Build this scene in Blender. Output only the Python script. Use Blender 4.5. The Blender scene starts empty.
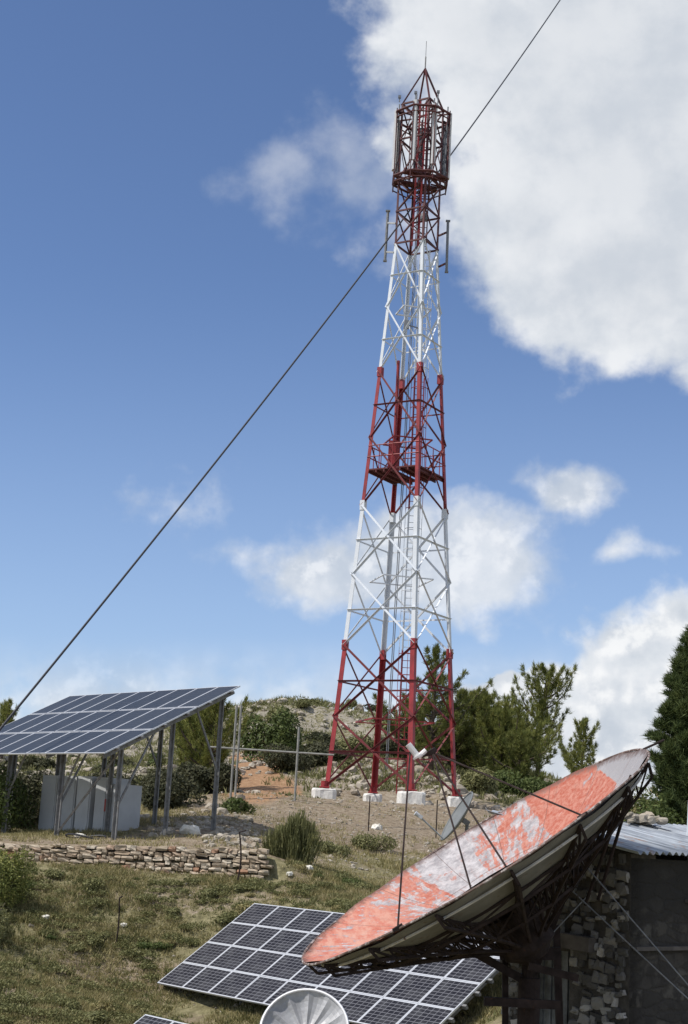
import bpy, math, random
import numpy as np
from mathutils import Vector, Matrix
R_ = math.radians
rs = np.random.RandomState(7)
random.seed(7)
scene = bpy.context.scene
COL = scene.collection

# ------------------------------------------------------------------ camera
F_PX, PITCH, ROLL, W, H = 1500.0, 0.215, 0.055, 688, 1024
FW = np.array([0, math.cos(PITCH), math.sin(PITCH)])
UP0 = np.array([0, -math.sin(PITCH), math.cos(PITCH)])
RT0 = np.array([1.0, 0, 0])
c_, s_ = math.cos(-ROLL), math.sin(-ROLL)
RT = c_ * RT0 - s_ * UP0
UP = s_ * RT0 + c_ * UP0
cam_d = bpy.data.cameras.new('camera')
cam = bpy.data.objects.new('camera', cam_d)
COL.objects.link(cam)
M = Matrix(((RT[0], UP[0], -FW[0], 0), (RT[1], UP[1], -FW[1], 0), (RT[2], UP[2], -FW[2], 0), (0, 0, 0, 1)))
cam.matrix_world = M
cam_d.sensor_fit = 'VERTICAL'
cam_d.sensor_height = 24
cam_d.lens = F_PX / H * 24
cam_d.clip_start = 0.1
cam_d.clip_end = 20000
scene.camera = cam

def at(px, py, Y):
    """world point on the plane y=Y that the picture shows at (px, py)"""
    d = FW + RT * (px - W / 2) / F_PX + UP * (H / 2 - py) / F_PX
    return d * (Y / d[1])

# ------------------------------------------------------------------ tagging
def tag(o, label=None, cat=None, group=None, kind=None):
    if label: o['label'] = label
    if cat: o['category'] = cat
    if group: o['group'] = group
    if kind: o['kind'] = kind
    return o

def thing(name, label, cat, loc=(0, 0, 0), mat=None, group=None):
    o = bpy.data.objects.new(name, None)
    COL.objects.link(o)
    o.empty_display_size = .2
    if mat is not None: o.matrix_world = mat
    else: o.location = Vector([float(v) for v in loc])
    return tag(o, label, cat, group)

def copy_tree(o, parent=None):
    c = o.copy(); COL.objects.link(c)
    if parent is not None: c.parent = parent
    for ch in list(o.children): copy_tree(ch, c)
    return c

# ------------------------------------------------------------------ mesh helper
CUBE_F = [(0, 1, 3, 2), (4, 6, 7, 5), (0, 4, 5, 1), (2, 3, 7, 6), (0, 2, 6, 4), (1, 5, 7, 3)]
class MB:
    def __init__(s): s.v = []; s.f = []; s.m = []; s.n = 0
    def add(s, v, f, m=0):
        v = np.asarray(v, float); s.v.append(v)
        for q in f: s.f.append(tuple(int(i) + s.n for i in q)); s.m.append(m)
        s.n += len(v)
    def box(s, c, size, m=0, ax=None):
        c = np.asarray(c, float); ax = np.eye(3) if ax is None else np.asarray(ax)
        V = [c + ax[0] * i * size[0] / 2 + ax[1] * j * size[1] / 2 + ax[2] * k * size[2] / 2
             for i in (-1, 1) for j in (-1, 1) for k in (-1, 1)]
        s.add(V, CUBE_F, m)
    def bar(s, p, q, w, h=None, m=0, up=(0, 0, 1)):
        p = np.asarray(p, float); q = np.asarray(q, float); h = h or w
        d = q - p; L = np.linalg.norm(d); d = d / L
        u = np.asarray(up, float)
        if abs(d @ u) > .95: u = np.array([1., 0, 0]) if abs(d[0]) < .9 else np.array([0, 1., 0])
        a = np.cross(d, u); a /= np.linalg.norm(a); b = np.cross(a, d)
        s.box((p + q) / 2, (L, w, h), m, (d, a, b))
    def angle(s, p, q, w, t, m, dir1, dir2):
        """L-section iron from p to q, flanges toward dir1 and dir2"""
        p = np.asarray(p, float); q = np.asarray(q, float)
        d = q - p; L = np.linalg.norm(d); d /= L
        a = np.asarray(dir1, float); a = a - d * (a @ d); a /= np.linalg.norm(a)
        b = np.asarray(dir2, float); b = b - d * (b @ d); b /= np.linalg.norm(b)
        pr = [np.zeros(3), a * w, a * w + b * t, a * t + b * t, a * t + b * w, b * w]
        V = [p + x for x in pr] + [q + x for x in pr]
        F = [(i, (i + 1) % 6, (i + 1) % 6 + 6, i + 6) for i in range(6)]
        F += [(5, 4, 3, 2, 1, 0), (6, 7, 8, 9, 10, 11)]
        s.add(V, F, m)
    def tube(s, pts, r, n=8, m=0, cap=True):
        pts = [np.asarray(p, float) for p in pts]; k = len(pts)
        rr = r if hasattr(r, '__len__') else [r] * k
        V = []; a = None
        for i, p in enumerate(pts):
            d = pts[min(i + 1, k - 1)] - pts[max(i - 1, 0)]; d /= np.linalg.norm(d)
            if a is None:
                u = np.array([0, 0, 1.]) if abs(d[2]) < .9 else np.array([1., 0, 0])
                a = np.cross(d, u)
            a = a - d * (a @ d); a /= np.linalg.norm(a); b = np.cross(d, a)
            for j in range(n):
                t = 2 * math.pi * j / n
                V.append(p + (a * math.cos(t) + b * math.sin(t)) * rr[i])
        F = [(i * n + j, i * n + (j + 1) % n, (i + 1) * n + (j + 1) % n, (i + 1) * n + j) for i in range(k - 1) for j in range(n)]
        if cap: F += [tuple(range(n - 1, -1, -1)), tuple((k - 1) * n + j for j in range(n))]
        s.add(V, F, m)
    def lathe(s, prof, n=32, m=0, org=(0, 0, 0), ax=None, closed=False):
        org = np.asarray(org, float); ax = np.eye(3) if ax is None else np.asarray(ax)
        V = [org + ax[0] * r * math.cos(2 * math.pi * j / n) + ax[1] * r * math.sin(2 * math.pi * j / n) + ax[2] * z for r, z in prof for j in range(n)]
        k = len(prof); F = []
        for i in range(k if closed else k - 1):
            for j in range(n):
                i2 = (i + 1) % k
                F.append((i * n + j, i * n + (j + 1) % n, i2 * n + (j + 1) % n, i2 * n + j))
        s.add(V, F, m)
    def build(s, name, mats, parent=None, smooth=False):
        me = bpy.data.meshes.new(name)
        V = np.concatenate(s.v) if s.v else np.zeros((0, 3))
        me.from_pydata(V.tolist(), [], s.f)
        for m_ in (mats if isinstance(mats, (list, tuple)) else [mats]): me.materials.append(m_)
        if any(s.m): me.polygons.foreach_set('material_index', s.m)
        if smooth: me.polygons.foreach_set('use_smooth', [True] * len(me.polygons))
        me.update()
        o = bpy.data.objects.new(name, me); COL.objects.link(o)
        if parent is not None: o.parent = parent
        return o

def fast_mesh(name, V, n_per, mat, parent=None, mat_idx=None):
    """V: (faces*n_per, 3) loose polygons"""
    me = bpy.data.meshes.new(name)
    nf = len(V) // n_per
    me.vertices.add(len(V)); me.vertices.foreach_set('co', np.ascontiguousarray(V, dtype=np.float32).ravel())
    me.loops.add(len(V)); me.loops.foreach_set('vertex_index', np.arange(len(V), dtype=np.int32))
    me.polygons.add(nf); me.polygons.foreach_set('loop_start', np.arange(nf, dtype=np.int32) * n_per)
    try: me.polygons.foreach_set('loop_total', np.full(nf, n_per, dtype=np.int32))
    except Exception: pass
    for m_ in (mat if isinstance(mat, (list, tuple)) else [mat]): me.materials.append(m_)
    if mat_idx is not None: me.polygons.foreach_set('material_index', mat_idx.astype(np.int32))
    me.update(calc_edges=True)
    o = bpy.data.objects.new(name, me); COL.objects.link(o)
    if parent is not None: o.parent = parent
    return o

# ------------------------------------------------------------------ materials
class NT:
    def __init__(s, nt): s.nt = nt; s.N = nt.nodes; s.L = nt.links
    def new(s, t, **k):
        n = s.N.new(t)
        for a, b in k.items(): setattr(n, a, b)
        return n
    def put(s, sock, v):
        if v is None: return
        if hasattr(v, 'links') or isinstance(v, bpy.types.NodeSocket): s.L.new(v, sock)
        else: sock.default_value = v
    def math(s, op, a, b=None, c=None, clamp=False):
        n = s.new('ShaderNodeMath', operation=op, use_clamp=clamp)
        s.put(n.inputs[0], a); s.put(n.inputs[1], b); s.put(n.inputs[2], c)
        return n.outputs[0]
    def vmath(s, op, a, b=None):
        n = s.new('ShaderNodeVectorMath', operation=op)
        s.put(n.inputs[0], a); s.put(n.inputs[1], b)
        return n.outputs['Value'] if op in ('DOT_PRODUCT', 'LENGTH') else n.outputs[0]
    def mix(s, f, a, b, mode='MIX'):
        n = s.new('ShaderNodeMix', data_type='RGBA', blend_type=mode)
        s.put(n.inputs[0], f)
        s.put(n.inputs[6], a if not isinstance(a, tuple) else (*a[:3], 1)); s.put(n.inputs[7], b if not isinstance(b, tuple) else (*b[:3], 1))
        return n.outputs[2]
    def ramp(s, f, stops, interp='LINEAR'):
        n = s.new('ShaderNodeValToRGB'); s.put(n.inputs[0], f); cr = n.color_ramp; cr.interpolation = interp
        while len(cr.elements) < len(stops): cr.elements.new(.5)
        for e, (p, c) in zip(cr.elements, stops):
            e.position = p; e.color = (*c, 1) if not isinstance(c, (int, float)) else (c, c, c, 1)
        return n.outputs[0]
    def noise(s, vec, scale, detail=6, rough=.6, dist=0, out='Fac'):
        n = s.new('ShaderNodeTexNoise'); s.put(n.inputs['Vector'], vec)
        n.inputs['Scale'].default_value = scale; n.inputs['Detail'].default_value = detail
        n.inputs['Roughness'].default_value = rough; n.inputs['Distortion'].default_value = dist
        return n.outputs[out]
    def smooth(s, v, a, b):
        n = s.new('ShaderNodeMapRange', interpolation_type='SMOOTHSTEP')
        s.put(n.inputs[0], v); n.inputs[1].default_value = a; n.inputs[2].default_value = b
        return n.outputs[0]

def mat(name, fn=None, col=(.5, .5, .5), rough=.7, metal=0, spec=.5, noise=0, nscale=8, bump=0, bscale=30, dirt=None):
    m = bpy.data.materials.new(name); m.use_nodes = True
    t = NT(m.node_tree); b = t.N['Principled BSDF']
    b.inputs['Roughness'].default_value = rough; b.inputs['Metallic'].default_value = metal
    b.inputs['Specular IOR Level'].default_value = spec
    b.inputs['Base Color'].default_value = (*col, 1)
    tc = t.new('ShaderNodeTexCoord').outputs['Object']
    if noise or dirt:
        f = t.noise(tc, nscale)
        lo = tuple(c * (1 - noise) for c in col); hi = tuple(min(1, c * (1 + noise)) for c in col)
        c = t.ramp(f, [(.3, lo), (.7, hi)])
        if dirt:
            f2 = t.noise(tc, nscale * 2.3, 8, .7)
            c = t.mix(t.smooth(f2, dirt[1], dirt[1] + .12), c, dirt[0])
        t.L.new(c, b.inputs['Base Color'])
    if bump:
        bn = t.new('ShaderNodeBump'); bn.inputs['Strength'].default_value = bump; bn.inputs['Distance'].default_value = .02
        t.L.new(t.noise(tc, bscale, 5), bn.inputs['Height']); t.L.new(bn.outputs[0], b.inputs['Normal'])
    if fn: fn(t, b, tc)
    return m

def leafmat(name, cols, rough=.65, trans=.25):
    m = bpy.data.materials.new(name); m.use_nodes = True
    t = NT(m.node_tree); b = t.N['Principled BSDF']
    g = t.new('ShaderNodeNewGeometry')
    tc = t.new('ShaderNodeTexCoord').outputs['Object']
    f = t.math('MULTIPLY_ADD', t.noise(tc, 1.6, 3), .9, t.math('MULTIPLY', g.outputs['Random Per Island'], .5))
    f = t.math('SUBTRACT', f, .2)
    n = len(cols)
    c = t.ramp(f, [(i / (n - 1), cc) for i, cc in enumerate(cols)])
    t.L.new(c, b.inputs['Base Color']); b.inputs['Roughness'].default_value = rough
    b.inputs['Specular IOR Level'].default_value = .25
    tr = t.new('ShaderNodeBsdfTranslucent'); t.L.new(c, tr.inputs['Color'])
    mx = t.new('ShaderNodeMixShader'); mx.inputs[0].default_value = trans
    t.L.new(b.outputs[0], mx.inputs[1]); t.L.new(tr.outputs[0], mx.inputs[2])
    t.L.new(mx.outputs[0], t.N['Material Output'].inputs['Surface'])
    return m

RED = mat('red_paint', col=(.27, .024, .028), rough=.5, noise=.3, nscale=2.5, dirt=((.10, .03, .025), .60))
WHITE = mat('white_paint', col=(.66, .69, .73), rough=.5, noise=.06, nscale=2.5, dirt=((.45, .42, .40), .66))
DKRED = mat('dark_red_steel', col=(.085, .018, .018), rough=.6, noise=.4, nscale=4)
GALV = mat('galvanised_steel', col=(.42, .43, .44), rough=.5, metal=.3, noise=.2, nscale=5, dirt=((.2, .17, .15), .62))
GALV_D = mat('dull_steel', col=(.20, .20, .20), rough=.6, metal=.2, noise=.35, nscale=6, dirt=((.10, .07, .05), .55))
RUST = mat('rusty_steel', col=(.032, .022, .020), rough=.85, noise=.5, nscale=9, dirt=((.08, .035, .022), .6), spec=.2)
BLACKC = mat('black_cable', col=(.02, .02, .025), rough=.5)
ANT = mat('antenna_shell', col=(.55, .55, .56), rough=.45, noise=.05)
ANT_D = mat('antenna_tube', col=(.18, .19, .21), rough=.5, noise=.1)
CONC = mat('white_concrete', col=(.72, .70, .66), rough=.9, noise=.18, nscale=7, bump=.6, bscale=18, dirt=((.40, .34, .27), .60))
CABM = mat('cabinet_paint', col=(.46, .47, .48), rough=.5, noise=.08, nscale=2, dirt=((.28, .26, .23), .66))
CABD = mat('cabinet_gap', col=(.12, .12, .13), rough=.7)
REDM = mat('faded_red_label', col=(.35, .06, .05), rough=.6)
FRAME = mat('aluminium_frame', col=(.62, .63, .65), rough=.4, metal=.4, noise=.05)
BARK = mat('bark', col=(.10, .075, .055), rough=.95, noise=.5, nscale=9, bump=.8)
STEM = mat('grey_stem', col=(.15, .12, .09), rough=.95, noise=.4, nscale=9)

def cellmat(name, base, line, cols, rows, lw, pw, ph, rough=.22):
    def fn(t, b, tc):
        sp = t.new('ShaderNodeSeparateXYZ'); t.L.new(tc, sp.inputs[0])
        def lines(v, step, w):
            fr = t.math('FRACT', t.math('DIVIDE', v, step))
            d = t.math('ABSOLUTE', t.math('SUBTRACT', fr, .5))
            return t.math('GREATER_THAN', d, .5 - w / step / 2)
        a = lines(sp.outputs[0], pw / cols, lw); c = lines(sp.outputs[1], ph / rows, lw)
        g = t.math('MAXIMUM', a, c)
        oi = t.new('ShaderNodeObjectInfo').outputs['Random']
        k = t.mix(t.math('MULTIPLY', oi, .8), base, tuple(x * 1.35 for x in base))
        dust = t.noise(tc, 3, 5)
        k = t.mix(t.smooth(dust, .40, .85), k, tuple(.22 * x + .035 for x in line))
        t.L.new(t.mix(g, k, line), b.inputs['Base Color'])
    return mat(name, fn, rough=rough, spec=.12)
CELL_U = cellmat('blue_grey_cells', (.030, .033, .038), (.065, .07, .078), 6, 10, .012, .96, 1.61, .33)
CELL_L = cellmat('black_cells', (.012, .011, .014), (.16, .16, .175), 6, 8, .013, .90, .70, .38)

def rubble_mat(name, cols, rough=.9):
    def fn(t, b, tc):
        g = t.new('ShaderNodeNewGeometry').outputs['Random Per Island']
        c = t.ramp(g, [(i / (len(cols) - 1), cc) for i, cc in enumerate(cols)])
        n = t.noise(tc, 9, 6, .7)
        c = t.mix(t.smooth(n, .5, .75), c, t.mix(.5, c, (.08, .07, .06)))
        t.L.new(c, b.inputs['Base Color'])
        bn = t.new('ShaderNodeBump'); bn.inputs['Strength'].default_value = .7; bn.inputs['Distance'].default_value = .02
        t.L.new(t.noise(tc, 25, 5), bn.inputs['Height']); t.L.new(bn.outputs[0], b.inputs['Normal'])
    return mat(name, fn, rough=rough, spec=.2)
WALLST = rubble_mat('tan_wall_stone', [(.22, .17, .12), (.46, .38, .28), (.36, .28, .20), (.55, .48, .38), (.40, .30, .21), (.44, .37, .28), (.34, .19, .12)])
HUTST = rubble_mat('grey_rubble_stone', [(.08, .075, .07), (.16, .15, .14), (.07, .065, .06), (.34, .32, .30), (.10, .095, .09), (.20, .19, .17), (.50, .47, .44)])
ROCK = rubble_mat('limestone', [(.26, .23, .18), (.40, .36, .30), (.32, .27, .21), (.52, .47, .40)])
ROCKW = rubble_mat('pale_rock', [(.66, .63, .56), (.72, .69, .62)])
MORTAR = mat('dark_mortar', col=(.075, .066, .058), rough=.95, noise=.5, nscale=8, bump=.8)
WOOD = mat('weathered_wood', col=(.11, .095, .085), rough=.9, noise=.4, nscale=6)

# ------------------------------------------------------------------ terrain
UP_PTS = [(-60, 836, 40), (0, 843, 39.2), (100, 846, 39), (200, 849, 38.7), (262, 850, 38.4),
 (85, 838, 43), (20, 832, 48), (-80, 825, 50), (160, 832, 44), (207, 827, 43.5), (237, 812, 47), (150, 818, 52), (0, 812, 60), (-120, 800, 70),
 (250, 836, 42), (300, 802, 56), (300, 834, 46), (330, 799, 60), (400, 801, 60), (460, 806, 61), (373, 800, 66), (323, 798, 64), (440, 803, 65),
 (400, 832, 52), (350, 852, 45), (440, 850, 48), (300, 858, 41), (400, 872, 42), (350, 888, 38.5),
 (500, 802, 68), (540, 812, 75), (490, 850, 52), (540, 880, 45),
 (250, 792, 58), (250, 762, 78), (200, 792, 65), (300, 772, 80), (240, 711, 112), (300, 706, 115), (340, 709, 115), (400, 722, 115), (450, 745, 115),
 (560, 790, 110), (688, 825, 110), (800, 850, 110), (150, 722, 112), (60, 738, 112), (-60, 750, 112), (-200, 765, 112), (350, 765, 82), (450, 772, 85), (340, 776, 72.5), (400, 770, 73), (450, 778, 73), (300, 783, 70), (510, 790, 75), (375, 758, 76)]
LO_PTS = [(0, 870, 38.3), (100, 873, 38), (200, 879, 37.6), (262, 884, 37.2), (350, 892, 38), (50, 920, 35.2), (150, 930, 34.8), (0, 960, 33), (70, 1000, 31.2), (0, 1024, 29.7),
 (-100, 960, 33), (-100, 1024, 29.5), (420, 900, 38), (540, 920, 36), (510, 985, 32), (500, 1012, 29.5), (230, 897, 37)]
def tps_fit(P, lam=.02):
    P = np.asarray(P, float); n = len(P)
    def K(r): return np.where(r > 1e-9, r * r * np.log(np.maximum(r, 1e-9)), 0)
    D = np.linalg.norm(P[:, None, :2] - P[None, :, :2], axis=2) / 10
    A = np.zeros((n + 3, n + 3)); A[:n, :n] = K(D) + lam * np.eye(n)
    Q = np.c_[np.ones(n), P[:, :2] / 10]; A[:n, n:] = Q; A[n:, :n] = Q.T
    w = np.linalg.solve(A, np.r_[P[:, 2], 0, 0, 0])
    def ev(x, y):
        x = np.asarray(x, float); y = np.asarray(y, float)
        out = w[n] + w[n + 1] * x / 10 + w[n + 2] * y / 10
        for i in range(n):
            out = out + w[i] * K(np.hypot(x - P[i, 0], y - P[i, 1]) / 10)
        return out
    return ev
far_pts = [(-40, 150, 3), (0, 150, 4), (40, 150, 0), (-60, 60, 1), (50, 70, -1), (40, 40, -2), (-40, 42, -.6)]
up_ev = tps_fit([at(*p) for p in UP_PTS] + far_pts, .05)
# frame of the lower solar array
Y1 = math.radians(-51.3)
LE1 = np.array([math.cos(Y1), math.sin(Y1), 0]); LNH = np.array([-math.sin(Y1), math.cos(Y1), 0]); LT = math.radians(34.8)
LE2 = LNH * math.cos(LT) + np.array([0, 0, 1]) * math.sin(LT)
LSC = .96
LO_O = at(157.5, 983.4, 35.25 * LSC)
lo_world = []
for u in (-1, 2, 4.5, 7, 9.5):
    for v, dz in ((-.8, -.45), (.5, -.42), (2.5, -.45), (4.6, -.45)):
        lo_world.append(LO_O + LE1 * u * LSC + LE2 * v * .78 * LSC + np.array([0, 0, dz]))
lo_world += [(-5, 27, -4.75), (-6, 20, -4.6), (0, 22, -4.3), (0, 15, -3.3), (3, 17, -2.9), (6, 17, -2.9), (8, 22, -2.8), (0, 8, -2.5), (0, 0, -1.7), (-8, 5, -2.5), (-15, 15, -3.8),
 (-16, 28, -4.1), (8, 5, -2.2), (12, 30, -2.6), (14, 42, -1.2), (-30, 30, -4.2), (30, 20, -3), (-25, 38, -1.4)]
lo_ev = tps_fit([at(*p) for p in LO_PTS] + [np.array(p, float) for p in lo_world], .05)
WA = at(-150, 868, 39.6)[:2]; WB = at(266, 880, 38.1)[:2]
wd = (WB - WA) / np.linalg.norm(WB - WA); wn = np.array([-wd[1], wd[0]])
def sstep(t): t = np.clip(t, 0, 1); return t * t * (3 - 2 * t)
def vnoise(x, y, f, seed=0):
    xi = np.floor(x * f).astype(np.int64); yi = np.floor(y * f).astype(np.int64)
    fx = x * f - xi; fy = y * f - yi; fx = fx * fx * (3 - 2 * fx); fy = fy * fy * (3 - 2 * fy)
    def h(a, b):
        n = (a * 374761393 + b * 668265263 + seed * 974634777) & 0x7fffffff
        n = ((n ^ (n >> 13)) * 1274126177) & 0x7fffffff
        return ((n ^ (n >> 16)) & 0xffff) / 65535.0
    return (h(xi, yi) * (1 - fx) + h(xi + 1, yi) * fx) * (1 - fy) + (h(xi, yi + 1) * (1 - fx) + h(xi + 1, yi + 1) * fx) * fy - .5
def gz(x, y, rough=True):
    x = np.asarray(x, float); y = np.asarray(y, float)
    d = (x - WA[0]) * wn[0] + (y - WA[1]) * wn[1]
    al = (x - WB[0])
    w = .22 + 7 * sstep(al / 5)
    m = sstep(d / w + .5 + .5 * (1 - sstep(al / 5)) * 0)
    z = lo_ev(np.clip(x, -45, 45), np.clip(y, -12, 60)) * (1 - m) + up_ev(np.clip(x, -70, 60), np.clip(y, 30, 160)) * m
    if rough:
        amp = .5 + .5 * sstep((y - 60) / 40) * 4
        amp = amp + .9 * np.exp(-((x - 1) / 9) ** 2 - ((y - 72) / 6) ** 2)
        z = z + amp * (.16 * vnoise(x, y, .5, 1) + .10 * vnoise(x, y, 1.3, 2) + .05 * vnoise(x, y, 3.1, 3))
    z = z + 1.9 * vnoise(x, y, .11, 21) * sstep((y - 85) / 20) + .9 * vnoise(x, y, .3, 22) * sstep((y - 80) / 20)
    far = np.maximum.reduce([np.abs(x) - 60, y - 135, -y - 10, np.zeros_like(x)])
    z = z * np.exp(-far / 120) - 60 * (1 - np.exp(-far / 300)) + 5 * vnoise(x, y, .01, 5) * (1 - np.exp(-far / 100))
    # the crushed stone pad under the tower is level
    r = np.hypot(x - TX, y - 63); k = 1 - sstep((r - 3.4) / 2)
    return z * (1 - k) + 1.50 * k
TX = 2.588
def g1(x, y): return float(gz(np.array([x]), np.array([y]))[0])

def spaced(lo, hi, flo, fhi, step):
    mid = np.arange(flo, fhi + 1e-6, step); out = [fhi]; s = step
    while out[-1] < hi: s *= 1.09; out.append(out[-1] + s)
    o2 = [flo]; s = step
    while o2[-1] > lo: s *= 1.09; o2.append(o2[-1] - s)
    return np.r_[np.array(o2[1:])[::-1], mid, np.array(out[1:])]
xs = spaced(-6000, 6000, -16, 12, .16); ys = spaced(-3000, 9000, 24, 66, .16)
GX, GY = np.meshgrid(xs, ys)
GZ = gz(GX.ravel(), GY.ravel()).reshape(GX.shape)
nx, ny = len(xs), len(ys)
me = bpy.data.meshes.new('ground')
me.vertices.add(nx * ny); me.vertices.foreach_set('co', np.stack([GX, GY, GZ], -1).astype(np.float32).ravel())
idx = np.arange(nx * ny).reshape(ny, nx)
quads = np.stack([idx[:-1, :-1], idx[:-1, 1:], idx[1:, 1:], idx[1:, :-1]], -1).reshape(-1, 4)
me.loops.add(quads.size); me.loops.foreach_set('vertex_index', quads.ravel().astype(np.int32))
me.polygons.add(len(quads)); me.polygons.foreach_set('loop_start', (np.arange(len(quads)) * 4).astype(np.int32))
me.update(calc_edges=True); me.polygons.foreach_set('use_smooth', [True] * len(quads))
PX1, PX2, PX3 = at(262, 785, 64)[0], at(252, 770, 74)[0], at(248, 760, 84)[0]
# painted zones: r = bare soil, g = orange path, b = limestone outcrop
def zones(x, y):
    def blob(cx, cy, rx, ry): return sstep(1.6 - np.hypot((x - cx) / rx, (y - cy) / ry))
    soil = np.maximum.reduce([blob(1.5, 56, 6.5, 9), .9 * blob(2.5, 71, 7, 4), .8 * blob(-1, 77, 4, 4), .8 * blob(-4.2, 34.2, 1.6, .8), .75 * blob(-6.5, 32.2, 1.8, .9), .7 * blob(-3.2, 39.3, 4, .8), blob(-3.3, 47, 2.2, 4.5), blob(0, 50, 3, 5), .8 * blob(-6, 41, 6, 2.2), .7 * blob(5, 62, 5, 6), .75 * blob(-4.5, 31.2, 2.2, 1.2), .5 * blob(-2.5, 37, 3, .7)])
    path = np.maximum.reduce([blob(PX1, 64, 1.5, 8), blob(PX2, 74, 1.3, 7), blob(PX3, 84, 1.2, 5)])
    rock = sstep((y - 62) / 15) * .9
    lower = 0 * x
    return soil, path, rock
so, pa, ro = zones(GX.ravel(), GY.ravel())
ca = me.color_attributes.new('zone', 'FLOAT_COLOR', 'POINT')
ca.data.foreach_set('color', np.stack([so, pa, ro, np.ones_like(so)], -1).astype(np.float32).ravel())
def ground_fn(t, b, tc):
    a = t.new('ShaderNodeAttribute', attribute_name='zone'); sp = t.new('ShaderNodeSeparateColor'); t.L.new(a.outputs['Color'], sp.inputs[0])
    n1 = t.noise(tc, .9, 8, .65); n2 = t.noise(tc, 5, 8, .7); n3 = t.noise(tc, 22, 6, .7)
    grass = t.ramp(n2, [(.3, (.09, .08, .042)), (.5, (.20, .18, .095)), (.7, (.34, .30, .18))])
    grass = t.mix(t.smooth(n1, .5, .68), grass, t.ramp(n3, [(.3, (.16, .125, .085)), (.7, (.32, .26, .18))]))
    soil = t.ramp(t.math('MULTIPLY_ADD', n2, .5, t.math('MULTIPLY', n3, .5)), [(.36, (.12, .088, .06)), (.5, (.25, .195, .135)), (.64, (.44, .385, .30))])
    path = t.ramp(n2, [(.3, (.24, .13, .07)), (.7, (.42, .27, .16))])
    vor = t.new('ShaderNodeTexVoronoi'); t.put(vor.inputs['Vector'], tc); vor.inputs['Scale'].default_value = 1.1
    rk = t.smooth(t.math('ADD', t.math('MULTIPLY', n2, .8), t.math('MULTIPLY', n1, .5)), .58, .68)
    rockc = t.mix(n3, (.20, .18, .15), (.44, .40, .34))
    c = t.mix(t.smooth(t.math('ADD', sp.outputs[0], t.math('MULTIPLY', t.math('SUBTRACT', n2, .5), 1.4)), .35, .65), grass, soil)
    c = t.mix(t.math('MULTIPLY', sp.outputs[2], rk), c, rockc)
    c = t.mix(t.smooth(t.math('ADD', sp.outputs[1], t.math('MULTIPLY', t.math('SUBTRACT', n2, .5), .8)), .3, .6), c, path)
    t.L.new(c, b.inputs['Base Color'])
    bn = t.new('ShaderNodeBump'); bn.inputs['Strength'].default_value = 1; bn.inputs['Distance'].default_value = .06
    t.L.new(t.math('ADD', n2, t.math('MULTIPLY', n3, .5)), bn.inputs['Height']); t.L.new(bn.outputs[0], b.inputs['Normal'])
me.materials.append(mat('hill_soil', ground_fn, rough=.95, spec=.15))
ground = bpy.data.objects.new('ground', me); COL.objects.link(ground); tag(ground, kind='structure')
me.update()

# ------------------------------------------------------------------ rocks and stones
def stone_template():
    V = []; F = []; ids = {}
    g = (-1, 0, 1)
    for i in g:
        for j in g:
            for k in g:
                if (i, j, k) != (0, 0, 0): ids[(i, j, k)] = len(V); V.append((i, j, k))
    V = np.array(V, float)
    for ax in range(3):
        for s in (-1, 1):
            for a in (-1, 0):
                for b in (-1, 0):
                    q = []
                    for (da, db) in ((0, 0), (1, 0), (1, 1), (0, 1)):
                        c = [0, 0, 0]; c[ax] = s; c[(ax + 1) % 3] = a + da; c[(ax + 2) % 3] = b + db; q.append(ids[tuple(c)])
                    F.append(tuple(q if s > 0 else q[::-1]))
    n = np.linalg.norm(V, axis=1, keepdims=True)
    return V * (1 - .62) + .62 * V / n * 1.2, F, V
ST_V, ST_F, ST_C = stone_template()
def stone(mb, c, size, ax=None, jit=.14, m=0, r=rs, square=0):
    ax = np.eye(3) if ax is None else np.asarray(ax)
    V = (ST_V * (1 - square) + ST_C * square) + r.uniform(-jit, jit, ST_V.shape)
    V = V * np.asarray(size) / 2
    mb.add(np.asarray(c) + V @ ax, ST_F, m)
def rot_rand(r=rs, tilt=.4):
    a, b, c = r.uniform(0, 6.28), r.uniform(-tilt, tilt), r.uniform(-tilt, tilt)
    return np.array(Matrix.Rotation(a, 3, 'Z') @ Matrix.Rotation(b, 3, 'X') @ Matrix.Rotation(c, 3, 'Y'))

# dry stone terrace wall
mb = MB()
L = np.linalg.norm(WB - WA)
t0 = 0.0
ncourse = 7
lerp_ = lambda a, b, t: a + (b - a) * t
TZ0, TZ1 = at(-150, 838, 39.6)[2], at(266, 850, 38.1)[2]; BZ0, BZ1 = at(-150, 868, 39.6)[2], at(266, 884, 38.1)[2]
for k in range(ncourse):
    t = rs.uniform(-.2, 0)
    while t < L - .1:
        w_ = rs.uniform(.10, .34) * (1.35 if rs.rand() < .15 else 1)
        px_ = WA + wd * (t + w_ / 2)
        zt = g1(*(px_ + wn * .45)); zb = g1(*(px_ - wn * .4))
        top = lerp_(TZ0, TZ1, (t / L)) + rs.uniform(-.012, .012); bot = lerp_(BZ0, BZ1, (t / L))
        hh = (top - bot) / ncourse
        zc = bot + hh * (k + .5)
        if True:
            stone(mb, (px_[0] - wn[0] * (.10 - .018 * k + rs.uniform(-.03, .03)), px_[1] - wn[1] * (.10 - .018 * k), zc + rs.uniform(-.03, .03)),
                  (w_ * .94, .34, hh * rs.uniform(.65, 1.12)), (np.array([wd[0], wd[1], rs.uniform(-.06, .06)]), np.array([wn[0], wn[1], 0]), np.array([0, 0, 1])), .17, square=.55)
        t += w_
        if k == 0 and False: pass
mb2 = MB()
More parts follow.
